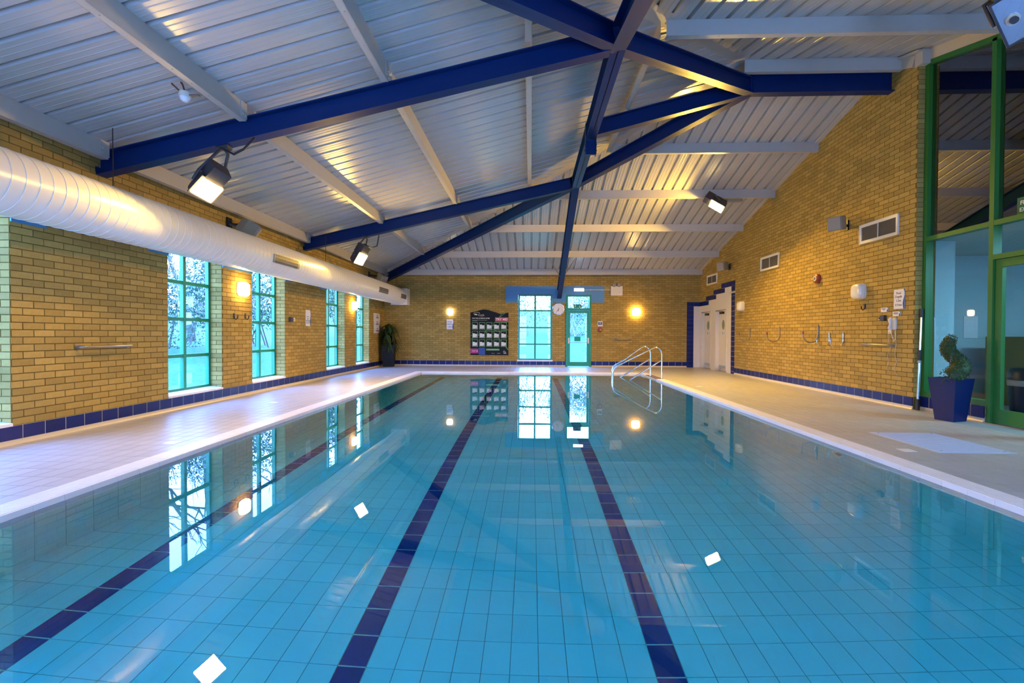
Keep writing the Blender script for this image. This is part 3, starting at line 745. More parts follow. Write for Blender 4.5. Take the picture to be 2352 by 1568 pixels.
# ------------------------------------------------------------------ floodlights
def floodlight(pos, aim, roll, hw, hh, label, on=True, up_to=None, deep=.16, power=115):
    pos = Vector(pos); nn = Vector(aim).normalized(); rt = nn.cross(Vector((0, 0, 1))).normalized(); up = rt.cross(nn)
    r2 = rt*math.cos(roll)+up*math.sin(roll); u2 = -rt*math.sin(roll)+up*math.cos(roll)
    t = thing('floodlight', pos, label, 'lamp')
    def rect(d, sx_, sy_, ox=0, oy=0): return [pos+nn*d+r2*(i*sx_+ox)+u2*(j*sy_+oy) for i, j in ((-1, -1), (1, -1), (1, 1), (-1, 1))]
    MB().loft([rect(-deep-.07, hw*.4, hh*.4), rect(-deep-.03, hw*.75, hh*.8), rect(-deep*.6, hw*1.02, hh*1.05), rect(-.03, hw*1.08, hh*1.08), rect(0, hw+.02, hh+.02)], smooth=False).build('housing', 'lamp_body', t)
    MB().loft([rect(.0, hw+.02, hh+.02), rect(.012, hw+.02, hh+.02), rect(.012, hw, hh), rect(.002, hw, hh)], cap=False, smooth=False).build('bezel', 'lamp_body', t)
    if on:
        MB().loft([rect(.004, hw, hh), rect(.03, hw*.97, hh*.97)], smooth=False).build('lens', 'lamp_on', t)
        ld = bpy.data.lights.new('floodlight_beam', 'AREA'); ld.shape = 'RECTANGLE'; ld.size = hw*2; ld.size_y = hh*2; ld.energy = power; ld.color = WARM; ld.cycles.is_caustics_light = True
        lo = bpy.data.objects.new('floodlight_beam', ld); COL.objects.link(lo); q_ = pos+nn*.036
        lo.matrix_world = Matrix(((r2.x, u2.x, -nn.x, q_.x), (r2.y, u2.y, -nn.y, q_.y), (r2.z, u2.z, -nn.z, q_.z), (0, 0, 0, 1)))
    else:
        MB().loft([rect(.002, hw, hh), rect(-.02, hw*.8, hh*.6)], smooth=False).build('reflector', 'reflector', t); MB().tube([pos+r2*hw*.5+nn*.0, pos+r2*hw*.5+nn*.03], .05, 20).build('bulb_holder', 'cream_plastic', t)
        MB().tube([pos+r2*hw*.5+nn*.03, pos+r2*hw*.5+nn*.07], .03, 16).build('bulb', 'lamp_body', t)
        MB().add(rect(.010, hw, hh), [(0, 1, 2, 3)]).build('lens', 'window_glass', t)
    mb = MB().obox(pos-nn*(deep*.55)+u2*(hh+.09), r2, u2, nn, hw*.85, .09, .10); mb.build('gear_box', 'lamp_body', t)
    top = Vector(up_to) if up_to else pos+Vector((0, 0, .45))
    for s_ in (-1, 1): MB().tube([pos+r2*s_*(hw+.025)-nn*.07, pos+r2*s_*(hw+.02)-nn*.13+u2*hh, top+r2*s_*.05-Vector((0, 0, .04)), top], .019, 8).build('yoke_arm', 'lamp_body', t)
    MB().box(top.x-.07, top.x+.07, top.y-.05, top.y+.05, top.z-.01, top.z+.03).build('clamp', 'lamp_body', t)
    return t
f1 = floodlight((-3.83, 5.62, 2.83), (.62, -.55, -.80), .42, .125, .115, 'large lit floodlight under the nearer blue rafter beside the duct', power=42, up_to=(-3.70, 5.75, 3.36))
f2 = floodlight((-3.88, 10.95, 2.84), (.80, -.35, -.55), .12, .13, .13, 'lit floodlight under the farther blue rafter above the duct', power=115, up_to=(-3.80, 11.08, 3.36))
f3 = floodlight((4.47, 11.95, 4.25), (-.62, -.22, -.75), -.52, .12, .17, 'lit floodlight under a white purlin near the right brick wall', power=220, up_to=(4.45, 12.06, 4.48))
f4 = floodlight((4.46, 4.62, 4.08), (-.32, -.68, -.62), -.50, .17, .21, 'unlit floodlight with glass front in the upper right corner', on=False, up_to=(4.52, 4.60, 4.49))
for p, lb in (([(-3.70, 5.7, 3.35), (-3.50, 5.62, 3.24), (-3.38, 5.62, 3.30), (-3.30, 5.70, 3.46)], 'black cable looping beside the nearest lit floodlight'), ([(-3.80, 10.95, 3.18), (-3.62, 10.9, 3.08), (-3.50, 10.95, 3.13), (-3.47, 11.0, 3.38)], 'black cable looping beside the farther left floodlight')):
    MB().tube(p, .014, 6).build('lamp_cable', 'black_plastic', None, lb, 'cable')
cb = thing('control_gear_box', (4.87, 11.95, 4.33), 'grey control box fixed below a purlin right of the lit floodlight', 'box')
MB().box(4.72, 5.08, 11.95, 12.05, 4.36, 4.425).build('body', 'olive_grey', cb); MB().tube([(4.72, 11.98, 4.39), (4.62, 11.93, 4.36), (4.55, 11.95, 4.33)], .006, 6).build('lead', 'black_plastic', cb)
# smoke detector
sd = thing('smoke_detector', (-3.62, 4.98, 3.56), 'white smoke detector on the nearest white purlin with looped red cable', 'detector')
c0 = Vector((-3.62, 4.98, 3.60))
def disc_stack(mb, c, prof, n_=24, axis=(0, 0, 1)):
    ax = Vector(axis).normalized(); a = Vector((1, 0, 0)) if abs(ax.x) < .9 else Vector((0, 1, 0)); u = ax.cross(a).normalized(); v = ax.cross(u)
    mb.loft([[Vector(c)+ax*h+(u*math.cos(2*PI*k/n_)+v*math.sin(2*PI*k/n_))*r for k in range(n_)] for h, r in prof]); return mb
disc_stack(MB(), c0, [(.05, .055), (.02, .06), (0, .055)]).build('base', 'cream_plastic', sd)
disc_stack(MB(), c0, [(0, .048), (-.012, .05), (-.03, .042), (-.045, .025)]).build('sensor_head', 'coping_white', sd)
MB().box(-3.60, -3.47, 4.96, 5.0, 3.61, 3.622).build('mounting_arm', 'dull_steel', sd)
MB().tube([c0+Vector((-.04, 0, .05)), (-3.76, 4.98, 3.74), (-3.80, 4.98, 3.84), (-3.74, 4.97, 3.87)], .009, 6).build('cable', 'rust', sd)
MB().tube([c0+Vector((-.0, 0, .05)), (-3.66, 5.0, 3.74), (-3.70, 5.0, 3.80)], .009, 6).build('cable', 'rust', sd)
# ------------------------------------------------------------------ wall lamps (rounded square domes)
def superdome(mb, c, nrm, r, up, half, dep, n_=36, e=4.0):
    c = Vector(c); nrm = Vector(nrm); r = Vector(r); up = Vector(up); rings = []
    for s_, h in ((1, 0), (1.0, .35), (.97, .6), (.88, .82), (.70, .95), (.4, 1.0), (.02, 1.02)):
        rg = []
        for k in range(n_):
            t = 2*PI*k/n_; ca, sa = math.cos(t), math.sin(t); q = (abs(ca)**e+abs(sa)**e)**(-1/e)
            rg.append(c+r*(half*s_*ca*q)+up*(half*s_*sa*q)+nrm*(dep*h))
        rings.append(rg)
    mb.loft(rings); return mb
def wall_lamp(c, nrm, r, half, dep, m_, label, kind_='lamp'):
    t = thing('wall_lamp', c, label, kind_, 'square bulkhead lamps on the walls')
    superdome(MB(), Vector(c), nrm, r, (0, 0, 1), half*1.03, dep*.3).build('base', 'cream_plastic', t)
    superdome(MB(), Vector(c)+Vector(nrm)*dep*.28, nrm, r, (0, 0, 1), half, dep*.8).build('diffuser', m_, t); return t
wall_lamp((XL, 8.59, 1.93), (1, 0, 0), (0, 1, 0), .125, .12, 'dome_on', 'lit square wall lamp between the two nearest left windows')
wall_lamp((XL, 14.09, 1.95), (1, 0, 0), (0, 1, 0), .125, .12, 'dome_on', 'lit square wall lamp between the two farthest left windows')
wall_lamp((-2.875, YB, 1.927), (0, -1, 0), (1, 0, 0), .11, .09, 'dome_white', 'lit white square lamp on the far wall above the pool depth sign')
wall_lamp((3.70, YB, 1.934), (0, -1, 0), (1, 0, 0), .14, .11, 'dome_on', 'lit yellow square lamp on the far wall right of the exit door')
wall_lamp((XR, 8.96, 1.93), (-1, 0, 0), (0, 1, 0), .135, .12, 'dome_off', 'unlit cream square lamp on the right wall near the phone')
wall_lamp((XR, 13.86, 1.945), (-1, 0, 0), (0, 1, 0), .135, .12, 'dome_off', 'unlit cream square lamp on the right wall beside the stepped doors')
# ------------------------------------------------------------------ vents on the right wall
for (ya, yb, z0, z1), lb in zip(((8.08, 9.0, 2.77, 3.11), (11.84, 12.76, 2.77, 3.12), (15.70, 16.57, 2.79, 3.11)), ('nearest', 'middle', 'farthest')):
    t = thing('wall_vent', (XR, (ya+yb)/2, z0), 'white framed louvred vent high on the right wall, %s of the three' % lb, 'vent', 'vents on the right wall')
    mb = MB(); fw = .05
    mb.box(XR-.022, XR, ya, yb, z1-fw, z1).box(XR-.022, XR, ya, yb, z0, z0+fw).box(XR-.022, XR, ya, ya+fw, z0+fw, z1-fw).box(XR-.022, XR, yb-fw, yb, z0+fw, z1-fw)
    mb.box(XR-.030, XR-.022, ya, yb, z1-.012, z1).box(XR-.030, XR-.022, ya, yb, z0, z0+.012).box(XR-.03, XR-.022, ya, ya+.012, z0, z1).box(XR-.03, XR-.022, yb-.012, yb, z0, z1)
    mb.build('vent_frame', 'white_paint', t)
    MB().box(XR-.004, XR-.001, ya+fw, yb-fw, z0+fw, z1-fw).build('back_plate', 'dark_grille', t)
    MB().box(XR-.024, XR-.010, (ya+yb)/2-.006, (ya+yb)/2+.006, z0+fw, z1-fw).build('divider', 'white_paint', t)
    k = 15; pz = (z1-z0-2*fw)/k
    for i in range(k):
        z = z0+fw+pz*(i+.5); mb = MB(); mb.obox((XR-.012, (ya+yb)/2, z), (0, 1, 0), Vector((-.8, 0, -.6)), Vector((.6, 0, -.8)), (yb-ya)/2-fw, .009, .0012); mb.build('louvre', 'grille_grey', t)
# ------------------------------------------------------------------ speakers
def speaker(base, body_c, fwd, label, s=1.0):
    t = thing('wall_speaker', base, label, 'speaker'); f = Vector(fwd).normalized(); r = f.cross(Vector((0, 0, 1))).normalized(); u = r.cross(f); c = Vector(body_c)
    rc = lambda d, a_, b_: [c+f*d*s+r*i*a_*s+u*j*b_*s for i, j in ((-1, -1), (1, -1), (1, 1), (-1, 1))]
    MB().loft([rc(-.13, .07, .08), rc(-.05, .10, .105), rc(.10, .105, .11)], smooth=False).build('cabinet', 'olive_grey', t)
    MB().loft([rc(.10, .098, .103), rc(.125, .09, .095)], smooth=False).build('front_grille', 'grille_grey', t)
    MB().obox(c+f*.02*s+u*.108*s, f, r, u, .03*s, .03*s, .006).build('badge', 'black_plastic', t)
    b = Vector(base); MB().tube([b, b*.5+(c-f*.13*s)*.5+Vector((0, 0, -.02)), c-f*.10*s], .022*s, 8).build('bracket', 'black_plastic', t)
    d = Vector((1, 0, 0)) if abs(b.x) > 5 else Vector((0, 1, 0)); MB().obox(b-d*(.012 if b.x > 0 else -.012), d, d.cross(Vector((0, 0, 1))), (0, 0, 1), .012, .05*s, .08*s).build('wall_plate', 'black_plastic', t)
speaker((XR, 9.38, 3.20), (XR-.27, 9.22, 3.20), (-.78, -.55, -.15), 'olive speaker high on the right wall beside the nearest vent', 1.15)
speaker((XR, 14.75, 3.17), (XR-.26, 14.60, 3.17), (-.78, -.55, -.15), 'olive speaker high on the right wall above the stepped recess', 1.15)
speaker((XL, 8.25, 3.03), (XL+.27, 8.40, 2.96), (.70, .35, -.5), 'olive grey speaker sitting behind the duct below the left eave', 1.3)
speaker((XL, 15.55, 3.04), (XL+.36, 15.75, 2.96), (.70, -.40, -.5), 'cream speaker behind the duct end near the far left corner', 1.25)
# ------------------------------------------------------------------ right wall fittings
t = thing('alarm_bell', (XR, 10.27, 2.31), 'red brown round fire alarm sounder on the right wall', 'alarm')
disc_stack(MB(), (XR, 10.27, 2.31), [(0, .10), (.03, .105), (.055, .095), (.07, .06)], axis=(-1, 0, 0)).build('casing', 'bell_red', t)
disc_stack(MB(), (XR-.068, 10.27, 2.31), [(0, .055), (.008, .05)], axis=(-1, 0, 0)).build('disc', 'cream_plastic', t)
disc_stack(MB(), (XR-.076, 10.27, 2.31), [(0, .03), (.006, .028)], axis=(-1, 0, 0)).build('centre', 'sign_grey', t)
def jhook(y, z, s, m_, label, out=.28, dz=0):
    t = thing('pole_hook', (XR, y, z), label, 'hook', 'pole hooks on the right wall')
    path = [(XR-.012, y, z+.20*s), (XR-.012, y, z+.02)]+[(XR-.012-out/2*s+out/2*s*math.cos(PI*k/8), y, z-out/2*s*math.sin(PI*k/8)) for k in range(9)]+[(XR-.012-out*s, y, z+.06*s)]
    MB().tube(path, .012, 8).build('hook_bar', m_, t)
    MB().tube([(XR-.012-out*s, y, z+.02*s), (XR-.012-out*s, y, z+.075*s)], .016, 8).build('rubber_tip', 'bell_red' if m_ != 'steel' else 'dull_steel', t)
    for q in (.18, .06): MB().tube([(XR-.02, y, z+q*s), (XR, y, z+q*s)], .016, 6).build('fixing', 'dull_steel', t)
jhook(13.35, 1.12, 1.0, 'dull_steel', 'dark hook on the right wall, first from the stepped doors')
jhook(11.78, 1.13, 1.05, 'dull_steel', 'dark hook on the right wall, second from the stepped doors')
jhook(10.23, 1.14, 1.08, 'dull_steel', 'dark hook on the right wall, third from the stepped doors')
jhook(9.86, 1.03, .85, 'steel', 'thin shiny hook right beside the third dark hook')
jhook(9.43, 1.03, .85, 'steel', 'thin shiny hook on the right wall, nearest the grab bar')
def coat_hook(x, y, z, nx, label):
    t = thing('coat_hook', (x, y, z), label, 'hook'); MB().tube([(x+nx*.006, y, z+.05), (x+nx*.012, y, z-.03), (x+nx*.04, y, z-.05), (x+nx*.065, y, z-.03), (x+nx*.07, y, z+.02)], .010, 8).build('hook_bar', 'lamp_body', t)
    MB().box(min(x, x+nx*.01), max(x, x+nx*.01), y-.018, y+.018, z-.02, z+.06).build('plate', 'lamp_body', t)
coat_hook(XR, 8.85, 1.64, -1, 'small dark coat hook on the right wall below the unlit lamp')
coat_hook(XL, 8.39, 1.43, 1, 'small dark coat hook under the nearest wall lamp, left one')
coat_hook(XL, 8.73, 1.44, 1, 'small dark coat hook under the nearest wall lamp, right one')
def grab(axis, a, b, z, plane, label):
    t = thing('grab_bar', {'y': (plane, (a+b)/2, z), 'x': ((a+b)/2, plane, z)}[axis], label, 'bar')
    n_ = 1 if plane == XL else -1
    P = (lambda u, o_: (plane+n_*o_, u, z)) if axis == 'y' else (lambda u, o_: (u, plane-o_, z))
    MB().tube([P(a, 0), P(a, .05), P(a+.03, .075), P(b-.03, .075), P(b, .05), P(b, 0)], .019, 10).build('bar', 'dull_steel', t)
    for u in (a, b): MB().tube([P(u, .0), P(u, .008)], .032, 14).build('flange', 'dull_steel', t)
grab('y', 5.42, 6.12, .97, XL, 'dull grey grab bar on the left brick wall before the nearest full window')
grab('y', 8.16, 8.84, .98, XR, 'dull grey grab bar on the right wall below the telephone')
grab('x', 2.95, 3.53, .975, YB, 'dull grey grab bar on the far wall below the yellow lamp')
def sign(name, plane, u0, u1, z0, z1, lines, label, strip=True, curl=.25, m_='sign_white', ink='ink_blue', cat='sign'):
    """plane 'left','back','right'; lines: (text,size,zfrac,font material)"""
    mid = (u0+u1)/2
    org = {'left': (XL, mid, z0), 'back': (mid, YB, z0), 'right': (XR, mid, z0)}[plane]
    t = thing(name, org, label, cat); nn = {'left': (1, 0, 0), 'back': (0, -1, 0), 'right': (-1, 0, 0)}[plane]; R_ = {'left': LEFTW, 'back': BACKW, 'right': RIGHTW}[plane]
    r = Vector(R_[0]); W = u1-u0; H_ = z1-z0; O = Vector(org)+Vector(nn)*.004
    q = lambda x, z, d=0: O+r*x+Vector((0, 0, z))+Vector(nn)*d
    MB().prism([q(-W/2, 0), q(W/2, 0), q(W/2, H_), q(-W/2, H_)], (0, 0, 0), Vector(nn)*.006).build('board', m_, t)
    if strip:
        k = 10; pts = [(W/2-W*(.10+.07*math.sin(2*PI*i/k)), H_*i/k) for i in range(k+1)]
        MB().add([q(x, z, .0068) for x, z in pts]+[q(W/2, H_*i/k, .0068) for i in range(k+1)], [(i, k+1+i, k+2+i, i+1) for i in range(k)]).build('wave_strip', 'sign_blue', t)
    for (tx, sz, zf, mm) in lines:
        text(tx, sz, frame(q(-W*.06 if strip else 0, H_*zf, .0072), r, (0, 0, 1)), mm, t, 'lettering', bold=sz*.012)
    return t
sign('depth_sign', 'back', -2.999, -2.749, 1.306, 1.663, [('POOL', .062, .74, 'ink_blue'), ('DEPTH', .062, .50, 'ink_blue'), ('1.05m', .062, .24, 'ink_blue')], 'white pool depth 1.05m sign on the far wall below the white lamp')
sign('lifeguard_notice', 'left', 11.11, 11.37, 1.31, 1.69, [('There are', .032, .58, 'sign_grey'), ('NO', .045, .44, 'ink_blue'), ('LIFEGUARDS', .036, .32, 'ink_blue'), ('ON DUTY', .040, .20, 'ink_blue')], 'white no lifeguards on duty notice on the left wall')
sign('rules_sign', 'left', 16.02, 16.72, 1.16, 1.83, [], 'tall white rules sign on the left wall beside the corner plant')
t = [o for o in COL.objects if o.name.startswith('rules_sign')][0]
for i, wd in enumerate(('DIVING', 'JUMPING', 'RUNNING')):
    text('NO\n'+wd, .075, frame((XL+.0115, 16.40, 1.72-i*.225), (0, 1, 0), (0, 0, 1)), 'ink_blue', t, bold=.001)
    MB().box(XL+.0105, XL+.0115, 16.07, 16.09, 1.66-i*.225, 1.78-i*.225).build('symbol', 'sign_grey', t)
sign('depth_sign', 'right', 7.93, 8.16, 1.57, 1.885, [('Pool', .055, .80, 'sign_grey'), ('Depth', .055, .62, 'sign_grey'), ('1.2m', .055, .42, 'sign_grey'), ('3.9 feet', .048, .20, 'sign_grey')], 'white pool depth 1.2m 3.9 feet sign near the end of the right wall')
sign('small_notice', 'right', 8.29, 8.45, 1.535, 1.61, [('EMERGENCY\nALARM', .018, .6, 'sign_grey')], 'small white and blue notice on the right wall above the grey switch box')
sign('small_notice', 'right', 8.02, 8.18, 1.455, 1.53, [('EMERGENCY\nTELEPHONE', .018, .6, 'sign_grey')], 'small white and blue notice on the right wall above the telephone')
t = thing('alarm_switch', (XR, 8.38, 1.43), 'grey switch box with round yellow button on the right wall', 'switch')
MB().box(XR-.05, XR, 8.33, 8.42, 1.39, 1.48).build('box', 'lamp_body', t); disc_stack(MB(), (XR, 8.47, 1.435), [(0, .035), (.015, .03)], axis=(-1, 0, 0)).build('button_ring', 'yellow', t)
disc_stack(MB(), (XR-.015, 8.47, 1.435), [(0, .018), (.01, .015)], axis=(-1, 0, 0)).build('button', 'black_plastic', t)
t = thing('wall_telephone', (XR, 8.15, 1.22), 'cream wall telephone with coiled cord on the right wall', 'telephone')
superdome(MB(), (XR, 8.14, 1.33), (-1, 0, 0), (0, .45, 0), (0, 0, 1), .10, .035).build('base', 'cream_plastic', t)
MB().tube([(XR-.045, 8.17, 1.425), (XR-.065, 8.17, 1.40), (XR-.05, 8.17, 1.33), (XR-.065, 8.17, 1.26), (XR-.045, 8.17, 1.235)], [.018, .026, .018, .026, .016], 10).build('handset', 'sign_white', t)
MB().tube([(XR-.04, 8.17, 1.235)]+[(XR-.03-.01*math.sin(k*.9), 8.17-.10*k/16, 1.235-.19*math.sin(PI*k/16)) for k in range(17)], .006, 6).build('cord', 'cable_white', t)
MB().tube([(XR-.02, 8.24, 1.19), (XR-.01, 8.26, 1.05), (XR-.01, 8.22, .95), (XR-.01, 8.28, .80), (XR-.01, 8.24, .70), (XR-.01, 8.30, .60), (XR-.01, 8.20, .52)], .0035, 5).build('thin_wire', 'cable_white', t)
MB().tube([(XR-.02, 8.12, 1.21), (XR-.01, 8.09, 1.0), (XR-.01, 8.12, .85), (XR-.01, 8.08, .72), (XR-.01, 8.13, .60), (XR-.01, 8.07, .50)], .0035, 5).build('thin_wire', 'cable_white', t)
t = thing('phone_socket', (XR, 8.235, 1.20), 'small cream socket beside the telephone cord', 'socket'); MB().box(XR-.02, XR, 8.205, 8.265, 1.17, 1.235).build('box', 'cream_plastic', t); MB().box(XR-.023, XR-.02, 8.225, 8.24, 1.185, 1.197).build('outlet', 'sign_grey', t)
t = thing('telescopic_pole', (XR+.06, YC-.06, 0), 'tall grey and black telescopic pole leaning in the corner by the glazing', 'pole')
pp = lambda h: Vector((5.93+.062*h/1.5, YC-.075+.03*h/1.5, h))
MB().tube([pp(0), pp(.17)], .028, 12).build('foot_grip', 'black_plastic', t); MB().tube([pp(.17), pp(.72)], .021, 12).build('lower_tube', 'steel', t); MB().tube([pp(.72), pp(.76)], .026, 12).build('collar', 'dull_steel', t)
MB().tube([pp(.76), pp(.92)], .026, 12).build('middle_grip', 'black_plastic', t); MB().tube([pp(.92), pp(1.42)], .017, 12).build('upper_tube', 'steel', t); MB().tube([pp(1.42), pp(1.55)], .026, 12).build('top_grip', 'black_plastic', t)
# left wall junction box
t = thing('switch_box', (XL, 10.42, 1.44), 'small grey and white switch box on the left wall', 'switch'); MB().box(XL, XL+.06, 10.33, 10.43, 1.39, 1.49).build('box', 'lamp_body', t); MB().box(XL, XL+.045, 10.44, 10.54, 1.40, 1.48).build('sensor', 'cream_plastic', t); MB().box(XL+.045, XL+.05, 10.47, 10.51, 1.42, 1.45).build('button', 'yellow', t)
# ------------------------------------------------------------------ back wall fittings
t = thing('wall_clock', (.99, YB, 2.03), 'round white wall clock with chrome rim between far window and door', 'clock')
cc = (.985, YB, 2.035); disc_stack(MB(), cc, [(0, .215), (.03, .215), (.045, .20), (.045, .185), (.03, .182)], 40, (0, -1, 0)).build('rim', 'chrome', t)
disc_stack(MB(), (cc[0], YB-.031, cc[2]), [(0, .185), (.002, .184)], 40, (0, -1, 0)).build('face', 'sign_white', t)
def hand(ang, L, w_, back):
    d = Vector((math.sin(ang), 0, math.cos(ang))); c = Vector((cc[0], YB-.037, cc[2])); mb = MB(); mb.obox(c+d*(L-back)/2, d, d.cross(Vector((0, 1, 0))), (0, 1, 0), (L+back)/2, w_, .001); return mb
hand(math.radians(216), .150, .005, .03).build('minute_hand', 'black_plastic', t); hand(math.radians(198), .085, .009, .03).build('hour_hand', 'black_plastic', t)
for k in range(1, 13):
    a_ = math.radians(30*k); text(str(k), .032, frame((cc[0]+.15*math.sin(a_), YB-.0345, cc[2]+.15*math.cos(a_)), (1, 0, 0), (0, 0, 1)), 'sign_grey', t, 'numeral')
t = thing('emergency_light', (1.69, YB-.016, 2.66), 'lit bluish white emergency light on the blue panel above the exit door', 'lamp')
MB().box(1.515, 1.87, YB-.06, YB-.016, 2.655, 2.765).build('base', 'cream_plastic', t); MB().box(1.525, 1.86, YB-.075, YB-.06, 2.662, 2.758).build('diffuser', 'tube_on', t)
t = thing('conduit', (2.33, YB, 2.71), 'thin white conduit from the emergency light to the battery box', 'conduit'); MB().tube([(1.87, YB-.03, 2.71), (2.80, YB-.03, 2.71)], .012, 8).build('pipe', 'cream_plastic', t)
for x in (2.1, 2.5): MB().box(x-.012, x+.012, YB-.045, YB-.005, 2.69, 2.73).build('clip', 'cream_plastic', t)
t = thing('emergency_battery_lamp', (3.0, YB, 2.51), 'cream battery box with two round spot lamps on the far wall', 'lamp')
MB().box(2.798, 3.205, YB-.12, YB, 2.51, 2.83).build('box', 'cream_plastic', t)
for x in (2.91, 3.08): disc_stack(MB(), (x, YB-.04, 2.87), [(0, .06), (.05, .07), (.10, .065)], 20, (0, -1, 0)).build('spot_lamp', 'grille_grey', t)
MB().box(3.05, 3.18, YB-.122, YB-.12, 2.53, 2.56).build('nameplate', 'sign_white', t)
t = sign('fire_notice', 'back', 2.36, 2.535, 1.41, 1.61, [], 'white and blue fire action notice on the far wall right of the door', strip=False)
MB().box(2.375, 2.52, YB-.0125, YB-.0105, 1.48, 1.575).build('blue_field', 'sign_blue', t); MB().box(2.36, 2.535, YB-.0125, YB-.0105, 1.41, 1.425).build('red_bar', 'bell_red', t)
text('FIRE\nACTION', .034, frame((2.4475, YB-.0135, 1.53), (1, 0, 0), (0, 0, 1)), 'print_white', t, bold=.0004)
t = thing('alarm_sounder', (2.445, YB, 1.31), 'small dark red alarm sounder with yellow mark below the fire notice', 'alarm'); disc_stack(MB(), (2.445, YB, 1.31), [(0, .075), (.04, .078), (.055, .06)], 24, (0, -1, 0)).build('casing', 'bell_red', t)
MB().add([(2.45, YB-.057, 1.28), (2.49, YB-.057, 1.29), (2.47, YB-.057, 1.34)], [(0, 1, 2)]).build('mark', 'yellow', t)
# yellow bracket on the stepped tiles
MB().box(XR-.03, XR-.007, 14.28, 14.70, 2.37, 2.41).build('corner_bracket', 'cove', None, 'small yellowish bracket on the blue tile column of the stepped recess', 'bracket')
# display board with packets
X0, X1, Z0, Z1 = -2.139, -.790, .392, 1.90
bd = thing('display_board', ((X0+X1)/2, YB, Z0), 'black swim goods display board with curved top on the far wall', 'board')
W = X1-X0; k = 28; top = []
for i in range(k+1):
    s_ = i/k; top.append((X0+W*s_, Z1+.115*math.exp(-((s_-.36)/.23)**2)-.045*math.exp(-((s_-.80)/.10)**2)-.01*(s_ < .03)))
poly = [(X0, YB-.005, Z0), (X1, YB-.005, Z0)]+[(x, YB-.005, z) for x, z in reversed(top)]
MB().prism(poly, (0, 0, 0), (0, -.02, 0)).build('panel', 'board_black', bd); YP = YB-.0262
BF = lambda x, z, d=0: frame((x, YP-d, z), (1, 0, 0), (0, 0, 1))
px = lambda u: X0+W*(u-257)/(1300-257)
pz = lambda v: Z1+.01-(v-215)*(Z1-Z0)/(1390-215)
MB().box(px(930), X1, YP-.002, YP, pz(467), pz(352)).build('red_label', 'board_red', bd); text('TRY ME!', .115, BF((px(930)+X1)/2, pz(410), .003), 'print_white', bd, bold=.002)
text('FOR THE ULTIMATE SWIM', .062, BF(px(300), pz(380)), 'print_white', bd, align='LEFT', bold=.001, sx=.86)
text('This is a swim range to help you enjoy the water to greater\nlengths with support', .026, BF(px(300), pz(440)), 'card_white', bd, align='LEFT', sx=.85)
mb = MB()   # swoosh emblem at the top left
cv = [(330, 245), (380, 222), (440, 214), (490, 218), (505, 240), (492, 268), (470, 288), (480, 305), (540, 314), (600, 312), (638, 296)]
mb.tube([(px(a_), YP-.001, pz(b_)) for a_, b_ in cv], .006, 6); mb.build('emblem', 'print_white', bd)
MB().add([(px(340), YP-.001, pz(265)), (px(400), YP-.001, pz(255)), (px(450), YP-.001, pz(272)), (px(440), YP-.001, pz(292)), (px(380), YP-.001, pz(290))], [(0, 1, 2, 3, 4)]).build('emblem_leaf', 'card_white', bd)
text('touch', .05, BF(px(575), pz(278)), 'print_white', bd, sx=1.1)
for i, pts in enumerate(([(1120, 235), (1050, 350)], [(1215, 225), (1060, 350)], [(257, 965), (480, 850), (700, 700), (900, 700), (1080, 760), (1300, 880)], [(660, 760), (880, 740), (1300, 700)], [(860, 860), (1050, 940), (1300, 1260)], [(860, 600), (950, 490), (1300, 480)], [(1250, 560), (1300, 600)], [(1240, 690), (1300, 700)], [(1180, 1080), (1300, 1240)], [(257, 860), (480, 830), (660, 830)], [(700, 700), (640, 760), (480, 850)])):
    mb = MB(); mb.tube([(px(a_), YP-.0005, pz(b_)) for a_, b_ in pts], .0075 if i != 5 else .012, 5); mb.build('green_streak', 'line_green', bd)
MB().box(X0, px(470), YP-.003, YP, pz(1350), pz(1218)).build('magenta_label', 'board_magenta', bd); text('Choose your\npack and see\nthe team', .026, BF(px(350), pz(1284), .0035), 'print_white', bd)
MB().add([(px(425), YP-.0035, pz(1268)), (px(425), YP-.0035, pz(1302)), (px(462), YP-.0035, pz(1285))], [(0, 1, 2)]).build('arrow', 'print_white', bd)
MB().box(px(485), px(662), YP-.03, YP, pz(1388), pz(1262)).box(px(485), px(662), YP-.012, YP, pz(1262), pz(1195)).build('leaflet_pocket', 'sign_blue', bd)
MB().box(px(690), px(1052), YP-.003, YP, pz(1268), pz(1220)).build('green_label', 'board_green', bd); text('ask at reception for details', .030, BF(px(870), pz(1244), .0035), 'print_white', bd, sx=.9)
text('sport up', .03, BF(px(880), pz(1345)), 'print_white', bd); text('swimmer', .032, BF(px(1035), pz(1345)), 'print_white', bd); text('asa', .075, BF(px(1205), pz(1335)), 'print_white', bd, bold=.001)
MB().tube([(px(1155), YP-.001, pz(1310)), (px(1180), YP-.001, pz(1278)), (px(1205), YP-.001, pz(1290)), (px(1220), YP-.001, pz(1315))], .006, 5).build('emblem', 'print_white', bd)
cx_ = [380, 577, 775, 975, 1172]; rz = [(490, 690), (725, 930), (960, 1165)]; proto = None
RW = ('top', 'middle', 'bottom'); CN = ('first from left', 'second from left', 'centre', 'second from right', 'last on the right')
